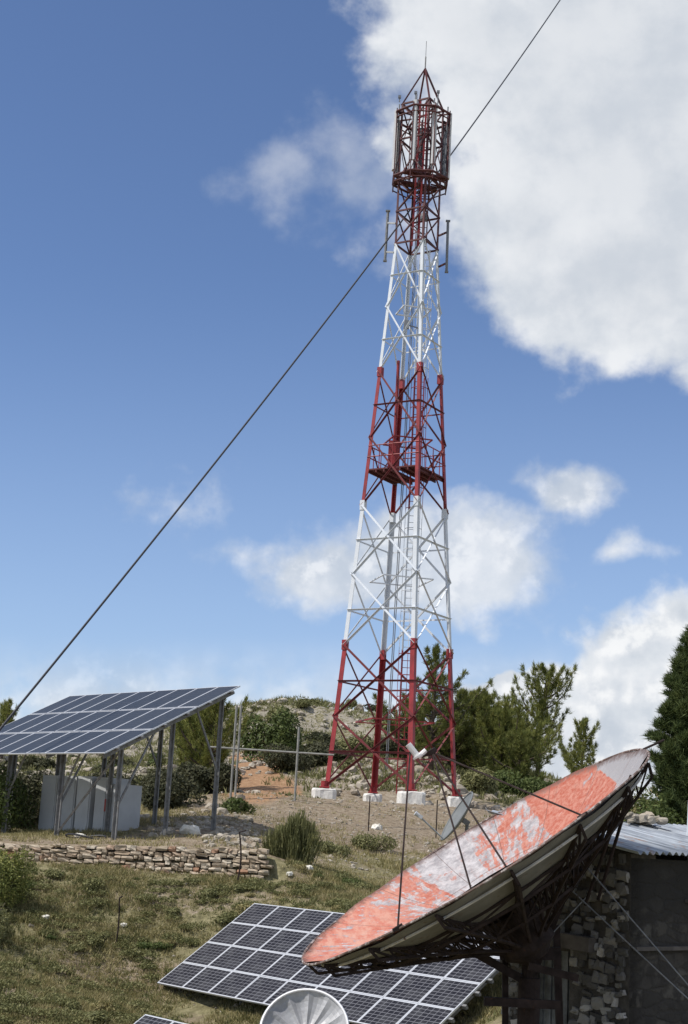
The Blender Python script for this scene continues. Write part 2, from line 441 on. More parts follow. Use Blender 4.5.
for i in range(60):
    p = WA + wd * (L - .3) * (i + .5) / 60
    zt = g1(*(p + wn * .45)); zb = g1(*(p - wn * .4))
    zt = lerp_(TZ0, TZ1, i / 60) - .09; zb = lerp_(BZ0, BZ1, i / 60) - .2
    mb2.box((p[0] + wn[0] * .10, p[1] + wn[1] * .10, (zt + zb) / 2), ((L - .3) / 60 + .002, .2, zt - zb), 0, (np.r_[wd, 0], np.r_[wn, 0], np.array([0, 0, 1.])))
wall = thing('stone_wall', 'low dry stone terrace wall of tan rubble below the upper solar array', 'wall', (float(WB[0]), float(WB[1]), g1(*WB)))
inv = wall.matrix_world.inverted()
def build_world(mbx, name, mats, parent, smooth=False):
    """vertices given in world space, parented to an unrotated thing"""
    loc = np.array(parent.location)
    mbx.v = [v - loc for v in mbx.v]
    return mbx.build(name, mats, parent, smooth)
build_world(mb, 'stonework', WALLST, wall)
build_world(mb2, 'backing', MORTAR, wall)

def rock(px, py, Y, size, label, mat_=ROCKW, flat=.6, group=None, dz=0):
    p = at(px, py, Y); z = g1(p[0], p[1])
    mbx = MB(); r = np.random.RandomState(int(px * 7 + py))
    for i in range(3):
        stone(mbx, (r.uniform(-.2, .2) * size * (i > 0), r.uniform(-.2, .2) * size * (i > 0), size * .12), (size * r.uniform(.8, 1.1), size * .8, size * flat), rot_rand(r), .2, 0, r)
    o = mbx.build('rock', mat_); o.location = (float(p[0]), float(p[1]), z + dz)
    tag(o, label, 'rock', group)
    return o
rock(377, 836, 51, .34, 'single white rock on the bare soil slope below the tower front footing')
rock(47, 912, 35.6, .20, 'small pale rock in the grass on the lower left slope')
rock(125, 906, 36, .15, 'thin pale flat rock lying in the grass under the middle of the stone wall', flat=.4)
rock(80, 836, 42.6, .26, 'whitish rock at the foot of the grey metal cabinet')
rock(188, 834, 42.2, .5, 'largest flat pale rock at the end of the terrace right of the cabinet', flat=.45)
rock(167, 835, 42.2, .32, 'medium pale rock right of the grey metal cabinet', ROCK)
rock(152, 838, 41.6, .2, 'small reddish tan rock beside the grey metal cabinet', ROCK)
rock(307, 887, 38.4, .2, 'small pale rock on the grass above the lower solar array')
rock(288, 893, 38, .15, 'tiny pale rock on the grass just above the lower solar array edge', ROCKW)
rock(455, 783, 68, .9, 'big tan boulder behind the right leg of the tower', ROCK)
rock(363, 790, 69, .75, 'brown boulder between the left and rear legs of the tower', ROCK)
rock(427, 787, 66.5, .6, 'tan boulder just right of the front leg of the tower', ROCK)

# loose rubble: uncountable
def rubble(name, regions, mt):
    mbx = MB()
    for (n, px0, px1, py0, py1, Ya, Yb, s0, s1) in regions:
        for _ in range(n):
            Y = rs.uniform(Ya, Yb); fx = rs.uniform(px0, px1)
            p = at(fx, 830, Y); z = g1(p[0], p[1]); s = s0 * (s1 / s0) ** rs.rand()
            stone(mbx, (p[0], p[1], z + s * .08), (s, s * rs.uniform(.6, 1), s * rs.uniform(.4, .7)), rot_rand(), .22)
    o = mbx.build(name, mt); tag(o, 'loose pale limestone rubble strewn over the slope', 'rubble', kind='stuff'); return o
rubble('loose_rubble', [(900, 225, 490, 0, 0, 41, 61, .03, .13), (150, 150, 250, 0, 0, 42.5, 47, .05, .24), (120, 205, 258, 0, 0, 39.2, 44, .05, .26), (900, -10, 360, 0, 0, 72, 117, .12, .7), (160, 320, 480, 0, 0, 67, 76, .12, .6),
   (120, 440, 560, 0, 0, 64, 74, .15, .6), (70, 10, 300, 0, 0, 30, 38, .03, .12), (70, 300, 500, 0, 0, 36, 46, .03, .12), (60, 60, 260, 0, 0, 48, 70, .1, .5)], ROCK)

# ------------------------------------------------------------------ tower
TB = np.array([TX, 63.0]); PHI = .241; Z0 = 1.99
def half(z): return 2.855 - .0765 * (z - Z0) if z < 26.06 else 1.02
def leg(k, z, a=None):
    a = half(z) if a is None else a
    t = PHI + math.pi + k * math.pi / 2
    return np.array([TB[0] + a * math.cos(t), TB[1] + a * math.sin(t), z])
tower = thing('telecom_tower', 'tall red and white four legged lattice telecom tower on white concrete footings', 'tower', (TX, 63.0, Z0))
TOPZ = 32.85
PLATZ = 29.1
LV = [Z0, 7.96, 14.0, 20.02, 26.06, TOPZ]
CM = [0, 1, 0, 1, 2]
TM = [RED, WHITE, DKRED]; BRED = mat('weathered_red_paint', col=(.15, .022, .024), rough=.6, noise=.4, nscale=2.2, dirt=((.07, .025, .02), .56)); BM = [BRED, WHITE, DKRED]
for k in range(4):
    m_ = MB()
    nb = (leg((k + 1) % 4, 10) - leg(k, 10)); nc = (leg((k - 1) % 4, 10) - leg(k, 10))
    for i in range(5):
        w_ = [.205, .178, .155, .135, .09][i]
        m_.angle(leg(k, LV[i]), leg(k, LV[i + 1]), w_, .03, CM[i], nb, nc)
    for i in range(1, 4):   # splice plates
        p = leg(k, LV[i])
        m_.box(p + (nb + nc) / np.linalg.norm(nb + nc) * .10, (.22, .22, .42), CM[i - 1], (nb / np.linalg.norm(nb), nc / np.linalg.norm(nc), np.array([0, 0, 1.])))
    build_world(m_, 'leg', TM, tower)
    # base plate and footing
    b_ = leg(k, Z0 - .02); mm = MB()
    r = np.random.RandomState(k)
    sz = [1.0, 1.1, .82, .82][k]
    V = []
    N = 20
    for j, (rr, zz) in enumerate(((.48, -.45), (.50, -.25), (.50, .22), (.485, .285), (.45, .31))):
        for q in range(N):
            a = 2 * math.pi * q / N
            sq = 1 / max(abs(math.cos(a)), abs(math.sin(a))) ** .93
            V.append((b_[0] + math.cos(a) * rr * sq * sz * (1 + r.uniform(-.04, .04)), b_[1] + math.sin(a) * rr * sq * sz * (1 + r.uniform(-.04, .04)), b_[2] - .28 + zz + r.uniform(-.015, .015)))
    F = [(j * N + q, j * N + (q + 1) % N, (j + 1) * N + (q + 1) % N, (j + 1) * N + q) for j in range(4) for q in range(N)] + [tuple(4 * N + q for q in range(N))]
    mm.add(V, F)
    build_world(mm, 'footing', CONC, tower)
    mp = MB(); mp.box(b_ + np.array([0, 0, .10]), (.42, .42, .05), 0); mp.tube([b_ + (0, 0, .08), b_ + (0, 0, .35)], .14, 8)
    build_world(mp, 'base_plate', RED, tower)

def face_panel(z0, z1, mi, w_, hor=True, a0=None):
    for k in range(4):
        A0, A1 = leg(k, z0, a0), leg(k, z1, a0); B0, B1 = leg((k + 1) % 4, z0, a0), leg((k + 1) % 4, z1, a0)
        n = np.cross(B0 - A0, A1 - A0); n /= np.linalg.norm(n)
        for s, (p, q) in enumerate(((A0, B1), (B0, A1))):
            mx = MB(); off = n * (.022 if s else -.022)
            mx.angle(p + off, q + off, w_, .012, 0, n, np.cross(q - p, n))
            build_world(mx, 'diagonal_brace', BM[mi], tower)
        if hor:
            mx = MB(); zm = (z0 + z1) / 2
            mx.angle(leg(k, zm, a0), leg((k + 1) % 4, zm, a0), w_ * .9, .012, 0, n, (0, 0, -1))
            build_world(mx, 'horizontal_brace', BM[mi], tower)
for i in range(4):
    zm = (LV[i] + LV[i + 1]) / 2
    w_ = [.080, .075, .068, .062][i]
    face_panel(LV[i] + (.15 if i == 0 else 0), zm, CM[i], w_, hor=(i != 2)); face_panel(zm, LV[i + 1], CM[i], w_, hor=(i != 2 or True))
# slim red head: bracing of one face kept together
for (za, zb) in ((26.06, 27.6), (27.6, PLATZ), (PLATZ, 31.1), (31.1, TOPZ)):
    for k in range(4):
        mx = MB()
        A0, A1, B0, B1 = leg(k, za), leg(k, zb), leg((k + 1) % 4, za), leg((k + 1) % 4, zb)
        mx.bar(A0, B1, .05, .05); mx.bar(B0 + (0, .03, 0), A1 + (0, .03, 0), .05, .05); mx.bar(A0, B0, .07, .07)
        build_world(mx, 'cross_bracing', DKRED, tower)
# inner diagonals (plan bracing) at section joints
for z in (10.9, 17.0, 23.0, 4.9):
    mi = 1 if (7.96 < z < 14 or 20 < z) else 0
    mx = MB(); mids = [(leg(k, z) + leg((k + 1) % 4, z)) / 2 for k in range(4)]
    for k in range(4): mx.bar(mids[k], mids[(k + 1) % 4], .06, .05)
    build_world(mx, 'plan_bracing', TM[mi], tower)
# ladder with safety hoops, offset toward the right rear
def axis_pt(z, dx, dy): return np.array([TB[0] + dx, TB[1] + dy, z])
mx = MB(); lx, ly = .42, .25
for i in range(5):
    za, zb = LV[i], LV[i + 1]
    if i == 4: zb = 33.1
    for s in (-.2, .2): mx.bar(axis_pt(za, lx + s - (.18 if i == 4 else 0), ly), axis_pt(zb, lx + s - (.18 if i == 4 else 0), ly), .05, .05, CM[i])
    z = za + .15
    while z < zb:
        mx.bar(axis_pt(z, lx - .2 - (.18 if i == 4 else 0), ly), axis_pt(z, lx + .2 - (.18 if i == 4 else 0), ly), .025, .025, CM[i]); z += .3
build_world(mx, 'ladder', TM, tower)
mx = MB()
z = 4.2
while z < 25.5:
    i = sum(z > q for q in LV[1:5])
    pts = [axis_pt(z, lx + .36 * math.cos(a), ly + .36 * math.sin(a) - .1) for a in np.linspace(0, -math.pi, 9)]
    mx.tube(pts, .018, 5, CM[i]); z += .9
for a in np.linspace(0, -math.pi, 5):
    for i in range(4):
        za = max(LV[i], 4.2)
        mx.tube([axis_pt(za, lx + .36 * math.cos(a), ly + .36 * math.sin(a) - .1), axis_pt(min(LV[i + 1], 25.5), lx + .36 * math.cos(a), ly + .36 * math.sin(a) - .1)], .012, 4, CM[i])
build_world(mx, 'ladder_cage', TM, tower)
# feeder cables bundle climbing the inside
mx = MB()
for j in range(2):
    mx.tube([axis_pt(3, -.25 + .07 * j, .9), axis_pt(14, -.15 + .07 * j, .7), axis_pt(25.5, -.05 + .06 * j, .4), axis_pt(31, 0 + .05 * j, .2)], .022, 6, 0)
build_world(mx, 'feeder_cables', ANT_D, tower)
# work platform at mid height (plates either side of a gap) with guard rail
zp = 15.6
P = [leg(k, zp) for k in range(4)]
def lerp(a, b, t): return a + (b - a) * t
mx = MB()
def plate(q, th=.06, m=0):
    q = [np.array(x) for x in q]
    V = q + [x - np.array([0, 0, th]) for x in q]
    mx.add(V, [(0, 1, 2, 3), (7, 6, 5, 4)] + [(i, i + 4, (i + 1) % 4 + 4, (i + 1) % 4) for i in range(4)], m)
# P0 left, P1 front, P2 right, P3 back
plate([lerp(P[0], P[1], .0), lerp(P[0], P[1], .42), lerp(P[3], P[2], .42), P[3]])
plate([lerp(P[0], P[1], .58), P[1], P[2], lerp(P[3], P[2], .58)])
for t in np.linspace(.05, .95, 7): mx.bar(lerp(P[0], P[1], t) - (0, 0, .12), lerp(P[3], P[2], t) - (0, 0, .12), .06, .10)
build_world(mx, 'work_platform', mat('platform_grating', col=(.10, .018, .02), rough=.7, noise=.3, nscale=10), tower)
mx = MB()
for zr in (.55, 1.05):
    for k in range(4):
        mx.tube([leg(k, zp + zr), leg((k + 1) % 4, zp + zr)], .025, 6)
for k in range(4):
    for t in (.25, .5, .75):
        q = lerp(P[k], P[(k + 1) % 4], t); mx.tube([q, q * 1 + (0, 0, 1.05)], .022, 6)
build_world(mx, 'guard_rail', RED, tower)
mx = MB(); c = axis_pt(zp, -.55, .35)
mx.box(c + (0, 0, .75), (.5, .4, 1.5), 0); mx.box(c + (.0, -.21, .8), (.40, .02, 1.2), 0); mx.tube([c + (0, 0, 1.5), c + (0, 0, 5.2)], .07, 8, 0)
build_world(mx, 'equipment_box', RED, tower)
# small dark unit on the upper white section
mx = MB(); c = axis_pt(22.2, -.3, -.5); mx.box(c, (.22, .2, .36)); mx.bar(c, c + (.6, .4, 0), .04)
build_world(mx, 'radio_unit', ANT_D, tower)
# antenna head: two ring frames
NR = 8; RR = 1.30
def ring(z, k, r=RR): return np.array([TB[0] + .02 + r * math.cos(k * 2 * math.pi / NR + PHI + .15), TB[1] + r * math.sin(k * 2 * math.pi / NR + PHI + .15), z])
RZ0, RZ1 = PLATZ + .1, 32.35
for zz in (RZ0, RZ1):
    mx = MB()
    for k in range(NR):
        mx.tube([ring(zz, k), ring(zz, k + 1)], .055, 6); mx.tube([ring(zz - .28, k), ring(zz - .28, k + 1)], .03, 6)
        mx.bar(ring(zz, k), ring(zz - .28, k), .05)
        mx.bar(ring(zz, k), ring(zz, k + .5 if False else k, .55), .06)
    for k in range(4): mx.bar(leg(k, zz), ring(zz, 2 * k + 4), .06)
    build_world(mx, 'antenna_ring', DKRED, tower)
mx = MB()
for a in (-.62, .55):   # two grating walkways across the ring
    d = np.array([math.cos(.32), math.sin(.32), 0]); n = np.array([-d[1], d[0], 0])
    c = np.array([TB[0], TB[1], RZ0 + .05]) + n * a
    mx.box(c, (2.05, .42, .09), 0, (d, n, np.array([0, 0, 1.])))
build_world(mx, 'walkway', DKRED, tower)
# inner red mast of the head
mx = MB()
for s in (-.12, .16):
    mx.bar(axis_pt(26.1, s - .1, 0), axis_pt(33.2, s, 0), .09, .09)
for z in np.arange(26.3, 32.8, .35): mx.bar(axis_pt(z, -.2, 0), axis_pt(z + .25, .14, 0), .03)
build_world(mx, 'inner_mast', RED, tower)
for k in range(NR):   # uprights between the rings
    mx = MB(); mx.tube([ring(RZ0 - .35, k), ring(RZ1 + .15, k)], .028, 6)
    mx.bar(ring(RZ0, k), ring(RZ1, k + 1, RR * .97), .035)
    build_world(mx, 'ring_upright', DKRED, tower)
# sector panel antennas around the ring
def panel_ant(px, dy, z0, z1, w_=.27, mt=ANT):
    x = at(px, 145, 63 + dy)[0]
    th = math.atan2(dy, x - TB[0]); r = np.array([math.cos(th), math.sin(th), 0]); n = np.array([-r[1], r[0], 0])
    b = np.array([x, 63 + dy, 0]); mx = MB()
    zc = (z0 + z1) / 2; L_ = z1 - z0
    V = []; prof = [(-.5, -.5), (.5, -.5), (.5, .1), (.34, .5), (-.34, .5), (-.5, .1)]
    for zz in (z0, z1):
        for (u, v) in prof: V.append(b + n * u * w_ + r * v * .12 + np.array([0, 0, zz]))
    mx.add(V, [(i, (i + 1) % 6, (i + 1) % 6 + 6, i + 6) for i in range(6)] + [(5, 4, 3, 2, 1, 0), (6, 7, 8, 9, 10, 11)])
    o = build_world(mx, 'panel_antenna', mt, tower)
    my = MB(); q = b - r * .14
    my.v = []
    my.tube([q + (0, 0, z0 - .35), q + (0, 0, z1 + .35)], .035, 6)
    for zz in (z0 + .3, z1 - .3): my.bar(q + (0, 0, zz), b + (0, 0, zz), .06)
    loc = np.array(tower.location); my.v = [v - loc for v in my.v]
    my.build('mounting_pipe', ANT_D, o)
panel_ant(394.5, -.2, 29.6, 32.5, .30)
panel_ant(398, .35, 29.7, 32.3, .25, mat('antenna_shell_tan', col=(.30, .27, .25), rough=.5, noise=.1))
panel_ant(413.5, -1.15, 29.7, 32.6, .20)
panel_ant(434, -1.05, 29.6, 32.5, .20)
panel_ant(449.5, .0, 29.4, 32.6, .24)
panel_ant(444, .7, 29.6, 32.5, .20, ANT_D)
panel_ant(421, 1.15, 29.7, 32.4, .2, ANT_D)
# little top fittings
for px, zt in ((399, 32.95), (415, 33.2), (437.5, 33.3)):
    x = at(px, 110, 62.3)[0]; mx = MB(); q = np.array([x, 62.3, 0])
    mx.tube([q + (0, 0, 32.7), q + (0, 0, zt)], .03, 6); mx.box(q + (0, 0, zt), (.13, .1, .12))
    build_world(mx, 'small_antenna', ANT_D, tower)
# pyramid cap and rod
apex = np.array([TB[0] + .02, TB[1], 34.8])
for k in range(4):
    mx = MB(); mx.bar(leg(k, TOPZ, .98), apex, .07); build_world(mx, 'cap_strut', DKRED, tower)
mx = MB()
for k in range(4): mx.bar(leg(k, TOPZ, .98), leg((k + 1) % 4, TOPZ, .98), .07)
build_world(mx, 'cap_frame', DKRED, tower)
mx = MB(); mx.tube([apex - (0, 0, .1), apex + (0, 0, .6)], .035, 6); mx.tube([apex + (0, 0, .6), apex + (0, 0, 1.4)], .013, 5)
build_world(mx, 'lightning_rod', GALV_D, tower)
# side tube antennas either side of the colour change
def side_ant(px_, py0, py1, brk, k, mt):
    p0 = at(px_[0], py1, 63); p1 = at(px_[1], py0, 63); mx = MB()
    mx.tube([p0, p1], .06, 8); mx.box(p1, (.2, .14, .06)); mx.box(p0, (.16, .14, .06))
    o = build_world(mx, 'tube_antenna', mt, tower)
    for (bx, by) in brk:
        my = MB(); q = at(bx, by, 63); t = leg(k, q[2] - .1); my.bar(q, t, .07)
        loc = np.array(tower.location); my.v = [v - loc for v in my.v]; my.build('bracket', DKRED if k == 2 else GALV, o)
side_ant((385, 388), 211, 261, [(387, 223), (386, 252)], 0, GALV_D)
side_ant((446.5, 448), 221, 272, [(447.5, 232), (446.7, 263)], 2, ANT_D)
# microwave lamp units inside the head
mx = MB(); c = at(424, 217, 62.5); mx.lathe([(.02, -.16), (.15, -.14), (.17, 0), (.15, .14), (.02, .16)], 14, 0, c); mx.tube([c, c - (0, 0, 1.4)], .05, 6, 1)
build_world(mx, 'omni_antenna', [ANT_D, WHITE], tower)

# ------------------------------------------------------------------ overhead cable
mx = MB(); pa_, pb_ = at(-40, 778, 40.6), at(600, -60, 86.0)
pts = []
for t in np.linspace(0, 1, 60):
    p = lerp(pa_, pb_, t); p = p - np.array([0, 0, 1.]) * 4 * 1.1 * t * (1 - t); pts.append(p)
mx.tube(pts, .035, 6)
tag(mx.build('overhead_cable', BLACKC), 'long dark cable slanting across the whole sky past the tower head', 'cable')

# ------------------------------------------------------------------ solar arrays
def solar_panel(parent, x0, y0, w_, h_, mat_cell, th=.035, fw=.022):
    m_ = MB()
    for (cx, cy, sx, sy) in ((w_ / 2, fw / 2, w_, fw), (w_ / 2, h_ - fw / 2, w_, fw), (fw / 2, h_ / 2, fw, h_ - 2 * fw), (w_ - fw / 2, h_ / 2, fw, h_ - 2 * fw)):
        m_.box((cx - w_ / 2, cy - h_ / 2, 0), (sx, sy, th))
    f = m_.build('solar_panel', FRAME, parent); f.location = (x0 + w_ / 2, y0 + h_ / 2, 0)
    g = MB(); g.box((0, 0, .004), (w_ - 2 * fw, h_ - 2 * fw, .02)); g.build('cell_sheet', mat_cell, f)
    return f
def array_matrix(O, e1, e2):
    n = np.cross(e1, e2)
    return Matrix(((e1[0], e2[0], n[0], O[0]), (e1[1], e2[1], n[1], O[1]), (e1[2], e2[2], n[2], O[2]), (0, 0, 0, 1)))
def solar_array(name, label, O, e1, e2, cols, rows, pu, pv, cell, c0=0, posts=(), braces=(), post_w=.075, fw=.022, gu=.03, gv=.03, mt=GALV_D):
    t = thing(name, label, 'solar array', mat=array_matrix(O, e1, e2))
    proto = None
    for r in range(rows):
        for c in range(c0, c0 + cols):
            if proto is None: proto = q = solar_panel(t, c * pu, r * pv, pu - gu, pv - gv, cell, fw=fw)
            else: q = copy_tree(proto, t)
            q.location = (c * pu + (pu - gu) / 2, r * pv + (pv - gv) / 2, 0); q.rotation_euler = (rs.uniform(-.005, .005), rs.uniform(-.005, .005), rs.uniform(-.002, .002))
    for r in range(rows):
        for f_ in (.25, .75):
            m_ = MB(); y = (r + f_) * pv
            m_.bar((c0 * pu - .1, y, -.055), ((c0 + cols) * pu + .1, y, -.055), .05, .07); m_.build('rail', mt, t)
    Mi = t.matrix_world.inverted()
    for u in sorted(set(p[0] for p in posts)):
        m_ = MB(); m_.bar((u, .15, -.15), (u, rows * pv - .1, -.15), .08, .11); m_.build('rafter', GALV_D, t)
    def wp(u, v, n=-.2): return np.array(t.matrix_world @ Vector((u, v, n)))
    for (u, v) in posts:
        p = wp(u, v); z = g1(p[0], p[1]) - .3; m_ = MB()
        a = np.array(Mi @ Vector(p)); b = np.array(Mi @ Vector((p[0], p[1], z)))
        m_.angle(b, a, post_w, .02, 0, (1, 0, 0), (0, 1, .3)); m_.angle(b, a, post_w, .02, 0, (-1, 0, 0), (0, -1, -.3))
        m_.build('post', mt, t)
    for (u, v, u2, v2, hfrac) in braces:   # from rafter (u,v) to the post at (u2,v2) at a fraction of its height
        a = wp(u, v, -.2); p = wp(u2, v2); zg = g1(p[0], p[1]); b = np.array([p[0], p[1], zg + (p[2] - zg) * hfrac]); m_ = MB()
        m_.bar(np.array(Mi @ Vector(a)), np.array(Mi @ Vector(b)), .05, .05); m_.build('brace', mt, t)
    return t
YU = math.radians(-48.1); TU = math.radians(27.0)
UE1 = np.array([math.cos(YU), math.sin(YU), 0]); UNH = np.array([-math.sin(YU), math.cos(YU), 0]); UE2 = UNH * math.cos(TU) + np.array([0, 0, 1]) * math.sin(TU)
us = [-.35, -3.2, -6.1, -8.7]; vs = [.75, 2.6, 4.45]
posts = [(u, v) for u in us for v in vs]
braces = []
for u in us[:2]: braces += [(u, 3.5, u, 4.45, .45), (u, 1.9, u, .75, .35)]
for a, b in zip(us[:-1], us[1:]):
    braces += [(b + .9, .75, b, .75, .45)]
braces += [(-.35, .75, -3.2, .75, .04)]
solar_array('solar_array', 'upper solar array of dark blue panels on tall steel posts above the stone wall',
            at(104.5, 753.3, 40.2), UE1, UE2, 9, 3, 1.0, 1.668, CELL_U, c0=-9, posts=posts, braces=braces, fw=.034, gu=.006, gv=.05)
us = [.5, 2.6, 4.7, 6.8, 8.4]
solar_array('solar_array', 'large low solar array of black panels on the grass slope behind the big dish',
            LO_O, LE1, LE2, 9, 4, LSC, .78 * LSC, CELL_L, posts=[(u, v) for u in us for v in (.35, 2.6)], post_w=.06, fw=.027, gu=.004, gv=.006)
c3 = at(146, 1014.6, 28.4) - LE2 * 2 * .78 * LSC
solar_array('solar_array', 'corner of a small solar array at the bottom edge left of the silver dish',
            c3, LE1, LE2, 4, 2, LSC, .78 * LSC, CELL_L, posts=[(u, v) for u in (.4, 3.2) for v in (.3, 1.2)], post_w=.06, fw=.027, gu=.004, gv=.006)

# ------------------------------------------------------------------ grey metal cabinet under the upper array
cA = at(36, 835, 46.2); cC = at(117, 837, 44.0)
d = np.array([cC[0] - cA[0], cC[1] - cA[1], 0]); Lc = np.linalg.norm(d); d /= Lc; nb = np.array([-d[1], d[0], 0])
base_z = min(g1(cA[0], cA[1]), g1(cC[0], cC[1])) - .03
cab = thing('metal_cabinet', 'grey metal equipment cabinets in a row below the upper solar array', 'cabinet', (cA[0], cA[1], base_z))
Hc = at(45, 775, 46)[2] - base_z; Hc2 = at(120, 784, 44.0)[2] - base_z
edges = [0, .23, .45, .66, .84, 1.0]
hs = [Hc, Hc, Hc, Hc - .02, Hc2]
for i in range(5):
    a, b = edges[i] * Lc, edges[i + 1] * Lc; mx = MB()
    p = d * (a + b) / 2 + nb * (.45 + (.06 if i % 2 else 0)) + np.array([0, 0, hs[i] / 2])
    mx.box(p, (b - a - .13, .9, hs[i]), 0, (d, nb, np.array([0, 0, 1.])))
    o = mx.build('cabinet_body', CABM, cab)
    my = MB(); p2 = d * (a + b) / 2 + nb * (-.012 + (.06 if i % 2 else 0)) + np.array([0, 0, hs[i] / 2])
    my.box(p2, (b - a - .22, .02, hs[i] - .16), 0, (d, nb, np.array([0, 0, 1.]))); dr = my.build('door', CABM, o)
mx = MB(); mx.box(d * Lc / 2 + nb * .5 + np.array([0, 0, Hc / 2 - .1]), (Lc - .2, .6, Hc - .2), 0, (d, nb, np.array([0, 0, 1.]))); mx.build('frame', CABD, cab)
mx = MB(); p = d * Lc * .835 + nb * -.03 + np.array([0, 0, Hc * .52]); mx.box(p, (.06, .01, .36), 0, (d, nb, np.array([0, 0, 1.]))); mx.build('warning_sticker', REDM, cab)
mx = MB(); q0 = at(86, 836, 42.0); 
pts = [(q0[0] + .55 * math.cos(a) * 1.0, q0[1] + .25 * math.sin(a), g1(q0[0], q0[1]) + .06 + .05 * math.sin(2 * a)) for a in np.linspace(0, 5.6, 20)]
mx.tube(pts, .025, 6); tag(mx.build('cable_coil', BLACKC), 'loose black cable coil on the ground at the foot of the cabinet', 'cable')

# ------------------------------------------------------------------ pipe fence left of the tower
fx = [(234, 705, 790), (238.5, 705, 790), (298, 727, 795)]
YF = 56.0; PIPE = mat('weathered_pipe', col=(.27, .265, .24), rough=.7, noise=.3, nscale=4)
fp = at(298, 795, YF)
fence = thing('pipe_fence', 'grey steel pipe fence with a single top rail left of the tower', 'fence', fp)
for (x, y0, y1) in fx:
    b_ = at(x - 3, y1, YF); zb = g1(b_[0], b_[1]); t_ = at(x, y0, YF); mx = MB(); mx.tube([(b_[0], YF, zb - .3), (b_[0], YF, t_[2])], .042, 8)
    build_world(mx, 'post', PIPE, fence)
mx = MB(); a = at(210, 747, YF); b_ = at(334, 755, YF); mx.tube([a, b_], .036, 8); build_world(mx, 'rail', PIPE, fence)

def stake(px, y0, y1, Y, r, bend, label):
    b_ = at(px, y1, Y); zb = g1(b_[0], b_[1]); t_ = at(px, y0, Y); mx = MB()
    pts = [(bend * math.sin(3 * t) * .1, 0, -.2 + (t_[2] - zb + .2) * t) for t in np.linspace(0, 1, 8)]
    if bend: pts.append((pts[-1][0] + bend * .18, 0, pts[-1][2] + .05))
    mx.tube(pts, r, 6); o = mx.build('stake', RUST); o.location = (b_[0], b_[1], zb); tag(o, label, 'stake')
stake(368, 796, 838, 50, .022, 0, 'thin dark iron stake on the bare slope below the tower')
stake(236, 832, 876, 37.6, .022, .9, 'bent iron stake standing at the right end of the stone wall')
stake(115, 898, 946, 35.4, .018, .4, 'thin bent iron stake in the middle of the grass slope')
stake(436, 800, 835, 52, .022, 0, 'thin iron stake left of the small grey dish')

# ------------------------------------------------------------------ big weathered dish
DY = 15.5; DR = 403 / 1500 * 15.75 / 2 * .95
C0 = at(474, 852, DY)
v = C0 / np.linalg.norm(C0)
da = (at(648, 748, DY) - at(305, 956, DY)); da = da - v * (da @ v); da /= np.linalg.norm(da)
db = np.cross(v, da); db = db if (db @ UP) > 0 else -db
al_ = math.asin(.122)
dn = db * math.cos(al_) - v * math.sin(al_)      # the way the dish looks
dyy = np.cross(dn, da)
DM = Matrix(((da[0], dyy[0], dn[0], C0[0]), (da[1], dyy[1], dn[1], C0[1]), (da[2], dyy[2], dn[2], C0[2]), (0, 0, 0, 1)))
